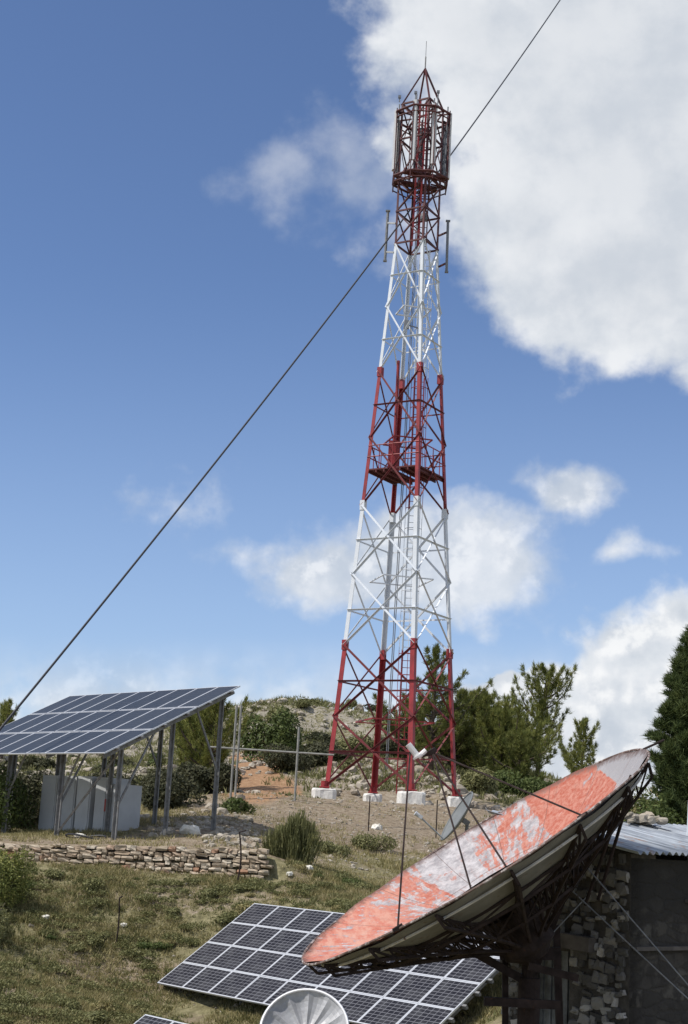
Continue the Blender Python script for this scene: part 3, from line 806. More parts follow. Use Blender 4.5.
# local x: along the long axis to the upper right; local y: away/toward camera; local z: boresight
near = -1 if (dyy @ v) > 0 else 1      # sign of local y nearest the camera
FL = .44 * 2 * DR; DEP = DR * DR / (4 * FL)
dish = thing('satellite_dish', 'big weathered orange and white satellite dish tilted up in front of the stone hut', 'satellite dish', mat=DM)
def pz(r): return r * r / (4 * FL) - DEP
def paint_fn(t, b, tc):
    sp = t.new('ShaderNodeSeparateXYZ'); t.L.new(tc, sp.inputs[0]); X, Yc = sp.outputs[0], sp.outputs[1]
    n0 = t.noise(t.vmath('MULTIPLY', tc, (1.0, 2.6, 1)), 2.3, 10, .72, .3)
    n1 = t.noise(t.vmath('MULTIPLY', tc, (2.6, 1.0, 1)), 3.2, 10, .75)
    nf = t.noise(tc, 16, 6, .75)
    n = t.math('ADD', t.math('MULTIPLY', n0, .44), t.math('ADD', t.math('MULTIPLY', n1, .30), t.math('MULTIPLY', nf, .28)))
    bias = t.ramp(t.math('MULTIPLY_ADD', X, 1 / (2 * DR), .5), [(0, .63), (.2, .58), (.30, .53), (.38, .49), (.50, .44), (.60, .47), (.70, .43), (.78, .25), (1, .1)])
    box = t.math('MULTIPLY', t.math('MULTIPLY', t.smooth(X, .78, .86), t.smooth(X, 1.66, 1.60)), t.smooth(t.math('MULTIPLY_ADD', nf, .5, t.math('MULTIPLY', Yc, -near)), .30, .62))
    box2 = t.math('MULTIPLY', t.math('MULTIPLY', t.smooth(X, .12, .2), t.smooth(X, .80, .7)), t.smooth(t.math('MULTIPLY', Yc, near), .1, .3))
    bias = t.math('ADD', bias, t.math('ADD', t.math('ADD', t.math('MULTIPLY', box, .55), t.math('MULTIPLY', t.math('MULTIPLY', t.smooth(X, .75, .95), t.smooth(t.math('MULTIPLY', Yc, near), .1, .35)), -.22)), t.math('MULTIPLY', box2, .16)))
    wn_ = t.new('ShaderNodeTexWhiteNoise', noise_dimensions='1D'); t.put(wn_.inputs['W'], t.math('FLOOR', t.math('MULTIPLY', t.math('ARCTAN2', Yc, X), 16 / (2 * math.pi))))
    bias = t.math('ADD', bias, t.math('MULTIPLY', t.math('SUBTRACT', wn_.outputs['Value'], .5), .16))
    ra_ = t.math('ARCTAN2', Yc, X); rd_ = t.vmath('LENGTH', t.vmath('MULTIPLY', tc, (1, 1, 0)))
    pv = t.new('ShaderNodeCombineXYZ'); t.L.new(t.math('MULTIPLY', ra_, 7), pv.inputs[0]); t.L.new(t.math('MULTIPLY', rd_, 1.1), pv.inputs[1])
    streak = t.noise(pv.outputs[0], 2.2, 8, .7)
    n = t.math('ADD', t.math('MULTIPLY', n, .62), t.math('MULTIPLY', streak, .38))
    mv = t.math('ADD', t.math('MULTIPLY', t.math('SUBTRACT', n, .51), 2.5), bias)
    m_ = t.math('ADD', t.math('MULTIPLY', t.smooth(mv, .485, .55), .72), t.math('MULTIPLY', t.smooth(mv, .36, .66), .28))
    org = t.mix(t.smooth(nf, .35, .65), (.36, .085, .05), (.48, .22, .165))
    org = t.mix(t.smooth(X, -.6, -1.5), org, t.mix(t.smooth(n1, .35, .65), (.46, .125, .08), (.54, .30, .23)))
    wh = t.mix(t.smooth(t.noise(tc, 7, 8, .8), .35, .65), (.25, .235, .245), (.50, .475, .48))
    wh = t.mix(t.smooth(X, 1.2, 1.8), wh, (.30, .29, .30))
    c = t.mix(m_, wh, org)
    sc = t.noise(t.vmath('MULTIPLY', tc, (1.5, 9, 1)), 3, 6, .7)
    c = t.mix(t.math('MULTIPLY', t.smooth(sc, .58, .72), .55), c, (.62, .56, .54))
    dk = t.smooth(t.noise(tc, 10, 8, .8), .62, .76)
    c = t.mix(t.math('MULTIPLY', dk, .55), c, (.14, .08, .07))
    rim_ = t.smooth(t.math('ADD', rd_, t.math('MULTIPLY', nf, .25)), DR * .985 + .06, DR + .13)
    c = t.mix(t.math('MULTIPLY', rim_, .8), c, (.10, .06, .05))
    c = t.mix(t.math('MULTIPLY', t.smooth(streak, .56, .7), .35), c, (.20, .10, .075))
    ringd = t.math('ABSOLUTE', t.math('SUBTRACT', rd_, DR * .56)); c = t.mix(t.math('MULTIPLY', t.math('LESS_THAN', ringd, .009), .55), c, (.12, .08, .07))
    # petal seams
    ang = t.math('MULTIPLY', t.math('ARCTAN2', Yc, X), 16 / (2 * math.pi))
    fr = t.math('ABSOLUTE', t.math('SUBTRACT', t.math('FRACT', ang), .5))
    rad = t.vmath('LENGTH', t.vmath('MULTIPLY', tc, (1, 1, 0)))
    seam = t.math('LESS_THAN', t.math('MULTIPLY', fr, rad), .009)
    c = t.mix(t.math('MULTIPLY', seam, .75), c, (.10, .06, .05))
    t.L.new(c, b.inputs['Base Color'])
    bn = t.new('ShaderNodeBump'); bn.inputs['Strength'].default_value = .35; bn.inputs['Distance'].default_value = .01
    t.L.new(t.math('ADD', nf, m_), bn.inputs['Height']); t.L.new(bn.outputs[0], b.inputs['Normal'])
PAINT = mat('flaking_orange_paint', paint_fn, rough=.75, spec=.25)
BACKM = mat('dish_back', col=(.17, .165, .155), rough=.8, noise=.3, nscale=3, dirt=((.12, .08, .06), .58))
mx = MB()
rr_ = [.02] + list(np.linspace(.15, 1, 14) * DR)
NP = 96
V = []; Fq = []
for i, r in enumerate(rr_):
    for j in range(NP):
        a = 2 * math.pi * j / NP
        ph = (j % 6) / 6 * 2 * math.pi
        wob = .006 * math.sin(a * 5 + r * 3) * (r / DR) + (.008 * (1 - math.cos(ph)) * (r / DR))
        V.append((r * math.cos(a), r * math.sin(a), pz(r) - wob))
for i in range(len(rr_) - 1):
    for j in range(NP): Fq.append((i * NP + j, i * NP + (j + 1) % NP, (i + 1) * NP + (j + 1) % NP, (i + 1) * NP + j))
mx.add(V, Fq); mx.build('reflector', PAINT, dish, True)
mx = MB(); mx.v = [np.array(V) - np.array([0, 0, .03])]; mx.n = len(V); mx.f = [q[::-1] for q in Fq]; mx.m = [0] * len(Fq)
mx.build('back_shell', BACKM, dish, True)
mx = MB(); mx.tube([(DR * 1.004 * math.cos(a), DR * 1.004 * math.sin(a), -.015 + .008 * math.sin(5 * a)) for a in np.linspace(0, 2 * math.pi, 97)], .012, 6, 0, False)
mx.build('rim', mat('rim_rust', col=(.13, .085, .07), rough=.8, noise=.5, nscale=6, dirt=((.42, .38, .36), .5)), dish)
mx = MB(); mx.tube([(DR * .93 * math.cos(a), DR * .93 * math.sin(a), pz(DR * .93) - .06) for a in np.linspace(0, 2 * math.pi, 73)], .014, 6, 0, False)
mx.build('back_hoop', mat('pale_hoop', col=(.50, .47, .43), rough=.7, noise=.3, nscale=5, dirt=((.15, .08, .06), .56)), dish)
NRIB = 16; HZ = -1.08; HR = .26
def rp(a, r, z): return np.array([r * math.cos(a), r * math.sin(a), z])
for k in range(NRIB):
    a = 2 * math.pi * k / NRIB + .1; mx = MB()
    up_ = [rp(a, r, pz(r) - .055) for r in np.linspace(HR, DR * .99, 9)]
    lo_ = [rp(a, r, lerp(HZ + .08, -.20, ((r - HR) / (DR * .97 - HR)) ** .93)) for r in np.linspace(HR, DR * .97, 9)]
    for i in range(8):
        mx.bar(up_[i], up_[i + 1], .022, .03); mx.bar(lo_[i], lo_[i + 1], .026)
        if i < 8: mx.bar(lo_[i], up_[i + 1], .018); mx.bar(up_[i + 1], lo_[i + 1], .018)
    mx.bar(up_[-1], lo_[-1], .025)
    mx.build('back_rib', RUST, dish)
for fr in (.42, .72):
    mx = MB(); r = DR * fr; zl = lerp(HZ + .08, -.20, ((r - HR) / (DR * .97 - HR)) ** .93)
    for k in range(NRIB):
        a = 2 * math.pi * k / NRIB + .1; a2 = a + 2 * math.pi / NRIB
        mx.bar(rp(a, r, zl), rp(a2, r, zl), .028); mx.bar(rp(a, r, pz(r) - .06), rp(a2, r, pz(r) - .06), .028); mx.bar(rp(a, r, zl), rp(a2, r, pz(r) - .06), .018)
    mx.build('hoop_truss', RUST, dish)
mx = MB(); mx.lathe([(.02, HZ + .45), (HR, HZ + .40), (HR + .03, HZ), (HR - .06, HZ - .06), (.15, HZ - .12), (.02, HZ - .12)], 20); mx.build('hub', RUST, dish)
# feed legs and feed
IM = DM.inverted()
def toL(p): return np.array(IM @ Vector([float(x) for x in p]))
feed = toL(at(432, 752, DY - .05)); feed[1] = 0
def rimpt(s, inner=1.0, side=near):
    x = s * DR; r = DR * inner; y = side * math.sqrt(max(r * r - x * x, 0)); return np.array([x, y, pz(r)])
for s, inn, st in ((-.46, 1.0, toL(at(410, 752, DY))), (-.10, .93, feed), (.09, .93, feed), (.50, .99, feed)):
    mx = MB(); e = rimpt(s, inn); st = np.array(st); st[1] *= .3
    mx.tube([st, e], .0095, 6); mx.box(e, (.10, .05, .03)); mx.build('feed_leg', RUST, dish)
mx = MB(); s0 = toL(at(408, 744, DY)); s1 = toL(at(418, 757, DY)); s0[1] = s1[1] = feed[1]
mx.tube([s0, lerp(s0, s1, .75), s1], [.034, .034, .042], 10); mx.tube([s1, toL(at(426, 750, DY)) * (1, 0, 1)], .028, 8); mx.tube([s1, lerp(s1, feed, .9)], .02, 6); mx.lathe([(.02, 0), (.055, 0), (.055, .02), (.02, .02)], 12, 0, s1)
mx.build('feed_horn', mat('feed_white', col=(.68, .67, .66), rough=.5, noise=.1), dish)
mx = MB(); mx.tube([feed, s1], .022, 6); mx.lathe([(.0, -.02), (.05, -.02), (.05, .03), (.0, .03)], 10, 0, feed); mx.build('feed_bracket', RUST, dish)
# stand: post, cross beams, actuator, tripod legs
hub_w = np.array(DM @ Vector((0, 0, HZ)))
gzh = g1(hub_w[0], hub_w[1])
def wchild(name, mbx, mt):
    mbx.v = [np.array([toL(p) for p in v]) for v in mbx.v]; return mbx.build(name, mt, dish)
mx = MB(); base = np.array([hub_w[0] + .02, hub_w[1], gzh - .3])
mx.tube([base, hub_w - (0, 0, .12)], .08, 14); mx.tube([hub_w - (0, 0, .75), hub_w - (0, 0, .3)], .11, 14); wchild('mount_post', mx, RUST)
mx = MB(); mx.bar(hub_w - (.3, 0, .08), hub_w + (.3, 0, -.05), .09, .12); mx.bar(hub_w - (0, 0, .35), np.array(DM @ Vector((.5, 0, HZ + .22))), .08); mx.bar(hub_w - (0, 0, .35), np.array(DM @ Vector((-.5, 0, HZ + .22))), .08); wchild('yoke', mx, RUST)
for (x0, y0, x1, y1, Y, w_) in ((484, 1001, 560, 1005, DY - .3, .08), (528, 966, 578, 978, DY - .2, .07), (505, 946, 505.5, 1100, DY + .25, .06), (556, 925, 562, 1100, DY + .3, .07)):
    mx = MB(); mx.bar(at(x0, y0, Y), at(x1, y1, Y), w_, w_); wchild('stand_beam', mx, RUST)
for (p, q, r) in (((571, 849, DY + .1), (700, 999, DY - .9), .007), ((556, 876, DY + .1), (700, 1010, DY - 1.1), .007), ((592, 891, DY + .2), (534, 953, DY - .1), .006)):
    mx = MB(); mx.tube([at(*p), at(*q)], r, 6); wchild('stay_rod', mx, GALV_D)
mx = MB(); mx.tube([np.array(DM @ Vector((DR * 1.0, 0, 0))), at(664, 740, DY)], .012, 6); wchild('antenna_whip', mx, RUST)
mx = MB(); q = at(612, 826, DY + .1); mx.tube([np.array(DM @ Vector((DR * .93, 0, -.12))), at(598, 900, DY + .3)], .018, 6); mx.tube([np.array(DM @ Vector((DR * .86, .3 * near, -.12))), at(585, 905, DY + .2)], .018, 6)
wchild('rear_strut', mx, RUST)

# ------------------------------------------------------------------ small grey dish on the mound slope
def small_dish(label, c, n, R, mt, arm_end, post_to, ribs=False, squash=1.0, rimm=None, dep=.16):
    n = np.array(n, float); n /= np.linalg.norm(n); a = np.cross((0, 0, 1.), n); a /= np.linalg.norm(a); b = np.cross(n, a)
    MM = Matrix(((a[0], b[0], n[0], c[0]), (a[1], b[1], n[1], c[1]), (a[2], b[2], n[2], c[2]), (0, 0, 0, 1)))
    t = thing('satellite_dish', label, 'satellite dish', mat=MM)
    m_ = MB(); V = []; F = []; rr = np.linspace(.02, 1, 10) * R; N = 48
    for r in rr:
        for j in range(N):
            th = 2 * math.pi * j / N; w_ = 0
            if ribs: w_ = .075 * R * abs(math.sin(th * 6)) ** .6 * (r / R) ** .5 * (1.02 - (r / R) ** 8)
            V.append((r * math.cos(th) * squash, r * math.sin(th), dep * 2 * R * (r / R) ** 2 - dep * 2 * R - w_))
    for i in range(9):
        for j in range(N): F.append((i * N + j, i * N + (j + 1) % N, (i + 1) * N + (j + 1) % N, (i + 1) * N + j))
    m_.add(V, F); m_.build('reflector', mt, t, not ribs)
    m_ = MB(); m_.v = [np.array(V) - (0, 0, .02)]; m_.n = len(V); m_.f = [q[::-1] for q in F]; m_.m = [0] * len(F); m_.build('back_shell', GALV_D, t, True)
    m_ = MB(); m_.tube([(R * math.cos(th) * squash, R * math.sin(th), 0) for th in np.linspace(0, 2 * math.pi, 49)], .014 * R / .6 + .006, 6, 0, False); m_.build('rim', rimm or mt, t)
    inv = MM.inverted()
    m_ = MB(); ex = np.array(inv @ Vector([float(q) for q in arm_end]))
    m_.tube([(0, -R * .95, -.01), ex], .025, 6); m_.build('feed_arm', GALV, t)
    m_ = MB(); m_.tube([ex - (0, .0, .07), ex + (0, .0, .10)], [.05, .07], 10); m_.box(ex + (0, 0, -.08), (.1, .1, .12)); m_.build('feed_horn', ANT, t)
    m_ = MB(); p = np.array(c) - n * (dep * 2 * R + .05); q = np.array([p[0], p[1], post_to])
    L2 = lambda w: np.array(inv @ Vector([float(x) for x in w]))
    m_.tube([L2(p - n * .15), L2(q)], .05, 8); m_.bar(L2(p), L2(p - n * .2), .14); m_.build('mount_post', GALV_D, t)
    return t
DG = mat('small_dish_grey', col=(.17, .18, .18), rough=.6, noise=.15, nscale=3, dirt=((.22, .19, .16), .62))
c = at(457, 816, 44); small_dish('small grey satellite dish seen edge on below the tower behind the big dish', c, (-.86, -.10, .50), .80, DG, at(418, 815, 43.6), g1(c[0], c[1]) - .2, dep=.10)
SILV = mat('silver_petal', col=(.42, .42, .43), rough=.5, metal=.15, noise=.2, nscale=5, dirt=((.26, .24, .23), .6))
c = at(304, 1030, 20); small_dish('silver ribbed satellite dish at the bottom edge in front of the lower solar array', c, (-.10, -.82, .56), .56, SILV, at(300, 1060, 19.2), g1(c[0], c[1]) - .2, ribs=True, rimm=mat('silver_rim', col=(.75, .75, .76), rough=.35, metal=.3, noise=.05), dep=.15)

# ------------------------------------------------------------------ stone hut
K = at(631, 853, 16.3); K[2] = 0
gd = np.array([-.68, .733, 0]); ed = np.array([.733, .68, 0])     # gable wall runs along gd, eave wall along ed
GLEN = 1.72; ELEN = 5.0; HB = -3.3
eave_z = at(631, 853, 16.3)[2] + .05
ridge_rise = .31
hut = thing('stone_hut', 'dark rubble stone hut with corrugated metal roof behind the big dish', 'hut', (K[0], K[1], -2.9))
def kp(g, e, z): return K + gd * g + ed * e + np.array([0, 0, z])
ctr = GLEN
# gable wall with door opening
D0, D1, DT = .78, 1.30, -1.05     # opening along gd, top height
def gz_top(g): return eave_z - .06 + ridge_rise * min(1, g / ctr)
mx = MB()
def prism(g0, g1_, z0, e0=0, e1=.45):
    za, zb = gz_top(g0), gz_top(g1_)
    V = [kp(g0, e0, z0), kp(g1_, e0, z0), kp(g1_, e0, zb), kp(g0, e0, za), kp(g0, e1, z0), kp(g1_, e1, z0), kp(g1_, e1, zb), kp(g0, e1, za)]
    mx.add(V, [(0, 1, 2, 3), (5, 4, 7, 6), (0, 4, 5, 1), (1, 5, 6, 2), (2, 6, 7, 3), (3, 7, 4, 0)])
prism(0, D0, HB); prism(D0, D1, DT); prism(D1, GLEN, HB)
build_world(mx, 'gable_wall', MORTAR, hut)
mx = MB()   # rubble facing
r2 = np.random.RandomState(11)
z = HB
while z < .6:
    h_ = r2.uniform(.05, .125); g = .01 + r2.uniform(0, .05)
    while g < GLEN - .08:
        w_ = r2.uniform(.05, .17)
        gc = g + w_ / 2; zc = z + h_ / 2 + r2.uniform(-.05, .05)
        if zc < gz_top(gc) - h_ * .5 and not (D0 - .05 < gc < D1 + .05 and zc < DT + .12) and r2.rand() < .90:
            s = r2.uniform(.72, 1.08)
            R3 = np.array(Matrix.Rotation(r2.uniform(-.28, .28), 3, 'Y'))
            A = np.array([gd, ed, [0, 0, 1]]); A = R3 @ A
            stone(mx, kp(gc, .03 - r2.uniform(0, .025), zc), (w_ * s, .12, h_ * s), A, .2, 0, r2, square=.5)
        g += w_
    z += h_
build_world(mx, 'gable_stonework', HUTST, hut)
mx = MB(); mx.bar(kp(D0 - .35, -.06, DT + .10), kp(D1 + .25, -.06, DT + .16), .16, .15); build_world(mx, 'lintel', WOOD, hut)
mx = MB()
for i in range(9):
    g = D0 + .04 + i * .057; mx.box(kp(g, .14 + (.02 if i % 2 else 0), (HB + DT) / 2), (.052, .03, DT - HB), 0, (gd, ed, np.array([0, 0, 1.])))
build_world(mx, 'door', mat('grey_door_planks', col=(.16, .165, .17), rough=.8, noise=.6, nscale=5), hut)
# eave wall (rough grey blocks)
def block_fn(t, b, tc):
    sp = t.new('ShaderNodeSeparateXYZ'); t.L.new(tc, sp.inputs[0])
    u = t.math('ADD', t.math('MULTIPLY', sp.outputs[0], .733), t.math('MULTIPLY', sp.outputs[1], .68))
    cb = t.new('ShaderNodeCombineXYZ'); t.L.new(u, cb.inputs[0]); t.L.new(sp.outputs[2], cb.inputs[1])
    nz = t.noise(tc, 3, 5, .6, out='Color'); vv = t.vmath('ADD', t.vmath('MULTIPLY', cb.outputs[0], (2.6, 7.5, 1)), t.vmath('MULTIPLY', nz, (.9, .9, 0)))
    v1 = t.new('ShaderNodeTexVoronoi', feature='F1'); v2 = t.new('ShaderNodeTexVoronoi', feature='DISTANCE_TO_EDGE')
    for v_ in (v1, v2): t.L.new(vv, v_.inputs['Vector']); v_.inputs['Scale'].default_value = 1
    cell = t.new('ShaderNodeSeparateColor'); t.L.new(v1.outputs['Color'], cell.inputs[0])
    base = t.ramp(cell.outputs[0], [(.1, (.05, .046, .042)), (.5, (.10, .09, .08)), (.8, (.17, .15, .125)), (1, (.26, .24, .21))])
    n = t.noise(tc, 6, 8, .7); edge = t.smooth(v2.outputs['Distance'], .02, .12)
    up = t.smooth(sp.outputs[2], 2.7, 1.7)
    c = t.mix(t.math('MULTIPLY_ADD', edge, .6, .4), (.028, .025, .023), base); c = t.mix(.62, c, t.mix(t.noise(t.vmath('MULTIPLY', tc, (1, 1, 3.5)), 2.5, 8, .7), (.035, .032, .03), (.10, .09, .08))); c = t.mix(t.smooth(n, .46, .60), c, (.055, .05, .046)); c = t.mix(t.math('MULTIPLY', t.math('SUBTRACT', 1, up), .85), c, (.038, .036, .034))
    t.L.new(c, b.inputs['Base Color'])
    bn = t.new('ShaderNodeBump'); bn.inputs['Strength'].default_value = .9; bn.inputs['Distance'].default_value = .03
    t.L.new(t.math('ADD', t.math('MULTIPLY', edge, .25), t.math('MULTIPLY', n, 1.5)), bn.inputs['Height']); t.L.new(bn.outputs[0], b.inputs['Normal'])
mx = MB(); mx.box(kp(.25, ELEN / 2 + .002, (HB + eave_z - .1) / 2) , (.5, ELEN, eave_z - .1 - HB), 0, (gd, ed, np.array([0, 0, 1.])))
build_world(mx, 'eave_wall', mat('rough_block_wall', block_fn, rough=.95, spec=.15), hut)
mx = MB()
for zz, e0, e1 in ((-.95, .05, 4), (-.45, 1.0, 2.2)): mx.bar(kp(-.03, e0, zz), kp(-.03, e1, zz), .05, .04)
build_world(mx, 'wall_ledge', WOOD, hut)
# far walls close the hut
mx = MB(); mx.box(kp(GLEN - .2, ELEN / 2 + .25, (HB + eave_z) / 2), (.4, ELEN - .5, eave_z - HB + .4), 0, (gd, ed, np.array([0, 0, 1.]))); mx.box(kp(GLEN / 2 - .1, ELEN + .2, (HB + eave_z) / 2), (GLEN, .4, eave_z - HB), 0, (gd, ed, np.array([0, 0, 1.])))
build_world(mx, 'rear_wall', MORTAR, hut)
# corrugated roof: two slopes
def roof_fn(t, b, tc):
    n = t.noise(tc, 3, 7, .65); sx_ = t.new('ShaderNodeSeparateXYZ'); t.L.new(tc, sx_.inputs[0]); ue = t.math('ADD', t.math('MULTIPLY', sx_.outputs[0], .733), t.math('MULTIPLY', sx_.outputs[1], .68)); ug = t.math('SUBTRACT', t.math('MULTIPLY', sx_.outputs[1], .733), t.math('MULTIPLY', sx_.outputs[0], .68))
    rv = t.new('ShaderNodeCombineXYZ'); t.L.new(t.math('MULTIPLY', ue, 9), rv.inputs[0]); t.L.new(t.math('MULTIPLY', ug, .8), rv.inputs[1]); n2 = t.noise(rv.outputs[0], 1.6, 5, .6)
    c = t.mix(t.smooth(n2, .35, .65), (.20, .22, .25), (.52, .56, .60)); c = t.mix(t.smooth(n, .56, .70), c, (.34, .20, .14))
    t.L.new(c, b.inputs['Base Color'])
ROOF = mat('corrugated_zinc', roof_fn, rough=.45, metal=.35)
def roof_sheet(g0, z0, g1_, z1, name, e0=-.22, e1=ELEN + .4):
    m_ = MB(); pitch = .12; n = int((e1 - e0) / pitch * 8); V = []; F = []
    for i in range(n + 1):
        e = e0 + (e1 - e0) * i / n; w_ = .019 * math.sin(2 * math.pi * e / pitch) + .01 * math.sin(e * 2.1)
        jag = .03 * math.sin(math.floor(e / .76) * 12.9)
        V += [kp(g0 + jag, e, z0 + w_), kp(lerp(g0, g1_, .5), e, lerp(z0, z1, .5) + w_ + .008 * math.sin(e * 3)), kp(g1_, e, z1 + w_)]
    for i in range(n): 
        for j in (0, 1): F.append((i * 3 + j, i * 3 + 3 + j, i * 3 + 4 + j, i * 3 + 1 + j))
    m_.add(V, F); o = build_world(m_, name, ROOF, hut, True)
    sm = o.modifiers.new('thick', 'SOLIDIFY'); sm.thickness = .004
roof_sheet(-.22, eave_z - .04, ctr + .15, eave_z + ridge_rise + .025, 'roof_sheet')
mx = MB(); r3 = np.random.RandomState(5)
q = kp(ctr, 1.1, eave_z + ridge_rise)
pc = at(640, 826, 18.2)
for i in range(24):
    stone(mx, (r3.normal(0, .16), r3.normal(0, .16), .04 + abs(r3.normal(0, .03))), (r3.uniform(.08, .2), r3.uniform(.08, .18), r3.uniform(.05, .1)), rot_rand(r3), .2, 0, r3)
o = mx.build('stone_pile', ROCK); 
gq = ctr; best = None
# put the pile on the ridge where it shows next to the conifer
for e in np.linspace(-.2, 4, 60):
    p = kp(ctr, e, eave_z + ridge_rise); d_ = p @ FW; sx = 344 + F_PX * (p @ RT) / d_
    if best is None or abs(sx - 641) < best[0]: best = (abs(sx - 641), p)
o.location = Vector(best[1].tolist()); tag(o, 'heap of tan stones weighing down the hut roof ridge', 'stones')
mx = MB(); p = at(687, 828, 19); p2 = at(690, 800, 19); mx.bar((0, 0, -.5), p2 - p, .07, .03); o = mx.build('roof_post', mat('pale_board', col=(.6, .64, .68), rough=.6, noise=.1)); o.location = Vector(p.tolist()); tag(o, 'pale upright board standing by the hut roof at the right edge', 'board')

# ------------------------------------------------------------------ vegetation
PINE = leafmat('pine_needles', [(.03, .042, .012), (.10, .12, .032), (.21, .22, .06), (.36, .33, .11)])
PINEY = leafmat('yellow_green_needles', [(.035, .048, .014), (.12, .145, .038), (.26, .265, .07), (.43, .40, .14)])
DARKC = leafmat('dark_conifer_needles', [(.015, .028, .010), (.05, .078, .024), (.12, .15, .05), (.20, .23, .09)])
SCRUB = leafmat('scrub_leaves', [(.05, .058, .022), (.135, .14, .055), (.24, .235, .10), (.37, .34, .19)])
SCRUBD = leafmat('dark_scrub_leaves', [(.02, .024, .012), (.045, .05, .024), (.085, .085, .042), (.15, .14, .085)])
GRASSM = leafmat('dry_grass', [(.09, .09, .03), (.23, .21, .085), (.38, .32, .16), (.60, .51, .34)])
GREENM = leafmat('green_shrub_leaves', [(.025, .04, .012), (.06, .085, .022), (.11, .14, .04), (.17, .19, .07)])

def needles(cent, dirs, n, ln, w_, r, spread=.8):
    """thin triangles fanning out of each centre"""
    k = len(cent); c = np.repeat(cent, n, 0); d = np.repeat(dirs, n, 0)
    d = d + r.normal(0, spread, d.shape); d /= np.linalg.norm(d, axis=1, keepdims=True)
    s = np.cross(d, r.normal(0, 1, d.shape)); s /= np.linalg.norm(s, axis=1, keepdims=True)
    L_ = ln * r.uniform(.6, 1.2, (len(c), 1)); o = c + r.normal(0, ln * .15, c.shape)
    return np.stack([o - s * w_ / 2, o + s * w_ / 2, o + d * L_], 1).reshape(-1, 3)

def pine(px, py_base, py_top, Y, rad, label, seed, mt=PINE, dens=1.0, lean=0.0, upsweep=.55, start=.12, shape=.75, name='pine_tree', group=None, lnm=1.0, gap=.15, base_z=None, irr=1.0):
    b = at(px, py_base, Y); z = g1(b[0], b[1]) if base_z is None else base_z
    top = at(px, py_top, Y)[2]; Ht = top - z; r = np.random.RandomState(seed)
    t = thing(name, label, 'tree', (b[0], b[1], z - .1), group=group)
    m_ = MB(); n = 8
    tr = [np.array([lean * (q ** 1.3) + .05 * math.sin(q * 7 + seed), .05 * math.cos(q * 6 + seed), Ht * q]) for q in np.linspace(0, 1, n)]
    rad *= 1.5; rad0 = .02 * Ht + .03
    m_.tube(tr, [rad0 * (1 - .92 * q) + .006 for q in np.linspace(0, 1, n)], 7)
    def tp(q): i = min(int(q * (n - 1)), n - 2); return lerp(tr[i], tr[i + 1], q * (n - 1) - i)
    cents = []; dirs = []
    q = start
    nb = int(17 * Ht ** .8 * dens)
    for i in range(nb):
        q = start + (1 - start) * (i + r.rand()) / nb
        az = r.uniform(0, 6.283); env = min(1, 1.25 * (1 - q)) ** shape * (.65 + .35 * min(1, (q - start) / .25))
        env *= max(.25, 1 + irr * 1.6 * (vnoise(np.array([az * 1.1 + seed * 3.3]), np.array([q * 5.]), 1, seed)[0]) + irr * .7 * vnoise(np.array([seed * 1.7]), np.array([q * 8.]), 1, seed + 2)[0])
        Lb = rad * env * r.uniform(.55, 1.15) + .12
        if r.rand() < gap: Lb *= .45
        p = tp(q); e = upsweep + r.uniform(-.25, .3) + q * .15
        Lb = min(Lb, (1.02 - q) * Ht / max(.15, math.sin(max(e, 0) + .35)) + .15)
        pts = [p]
        for s in np.linspace(.2, 1, 5):
            el = e + .35 * s
            pts.append(p + np.array([math.cos(az) * Lb * s * math.cos(el * .7), math.sin(az) * Lb * s * math.cos(el * .7), Lb * s * math.sin(el) * (.6 + .4 * s)]))
        m_.tube(pts, [max(.006, .03 * Lb * (1 - .8 * s)) for s in np.linspace(0, 1, 6)], 4)
        k = max(3, int(Lb / .13))
        for s in np.linspace(.25, 1, k):
            idx = s * 5; ii = min(int(idx), 4); c = lerp(pts[ii], pts[ii + 1], idx - ii)
            dd = pts[5] - pts[0]; dd = dd / np.linalg.norm(dd)
            for _ in range(1 + int(1.6 * dens * (s > .35))):
                off = r.normal(0, .05 + .085 * Lb * (1.1 - s), 3); off[2] *= .7
                cents.append(c + off); dirs.append(dd * .6 + np.array([0, 0, .45]))
        for s in np.linspace(0, 1, 4):
            cents.append(pts[5] + (dd * .5 + np.array([0, 0, .8])) * .11 * lnm * s * 2.6 * max(upsweep, .1)); dirs.append(dd * .5 + np.array([0, 0, 1.1]))
    for s in np.linspace(0, .5, 8): cents.append(tr[-1] + np.array([0, 0, s - .3])); dirs.append(np.array([0, 0, 1.6]))
    build = m_.build('trunk', BARK, t, True)
    cents = np.array(cents); dirs = np.array(dirs)
    V = needles(cents, dirs, 15, .25 * lnm, .030 * lnm, r, .62)
    fast_mesh('crown', V, 3, mt, t)
    return t

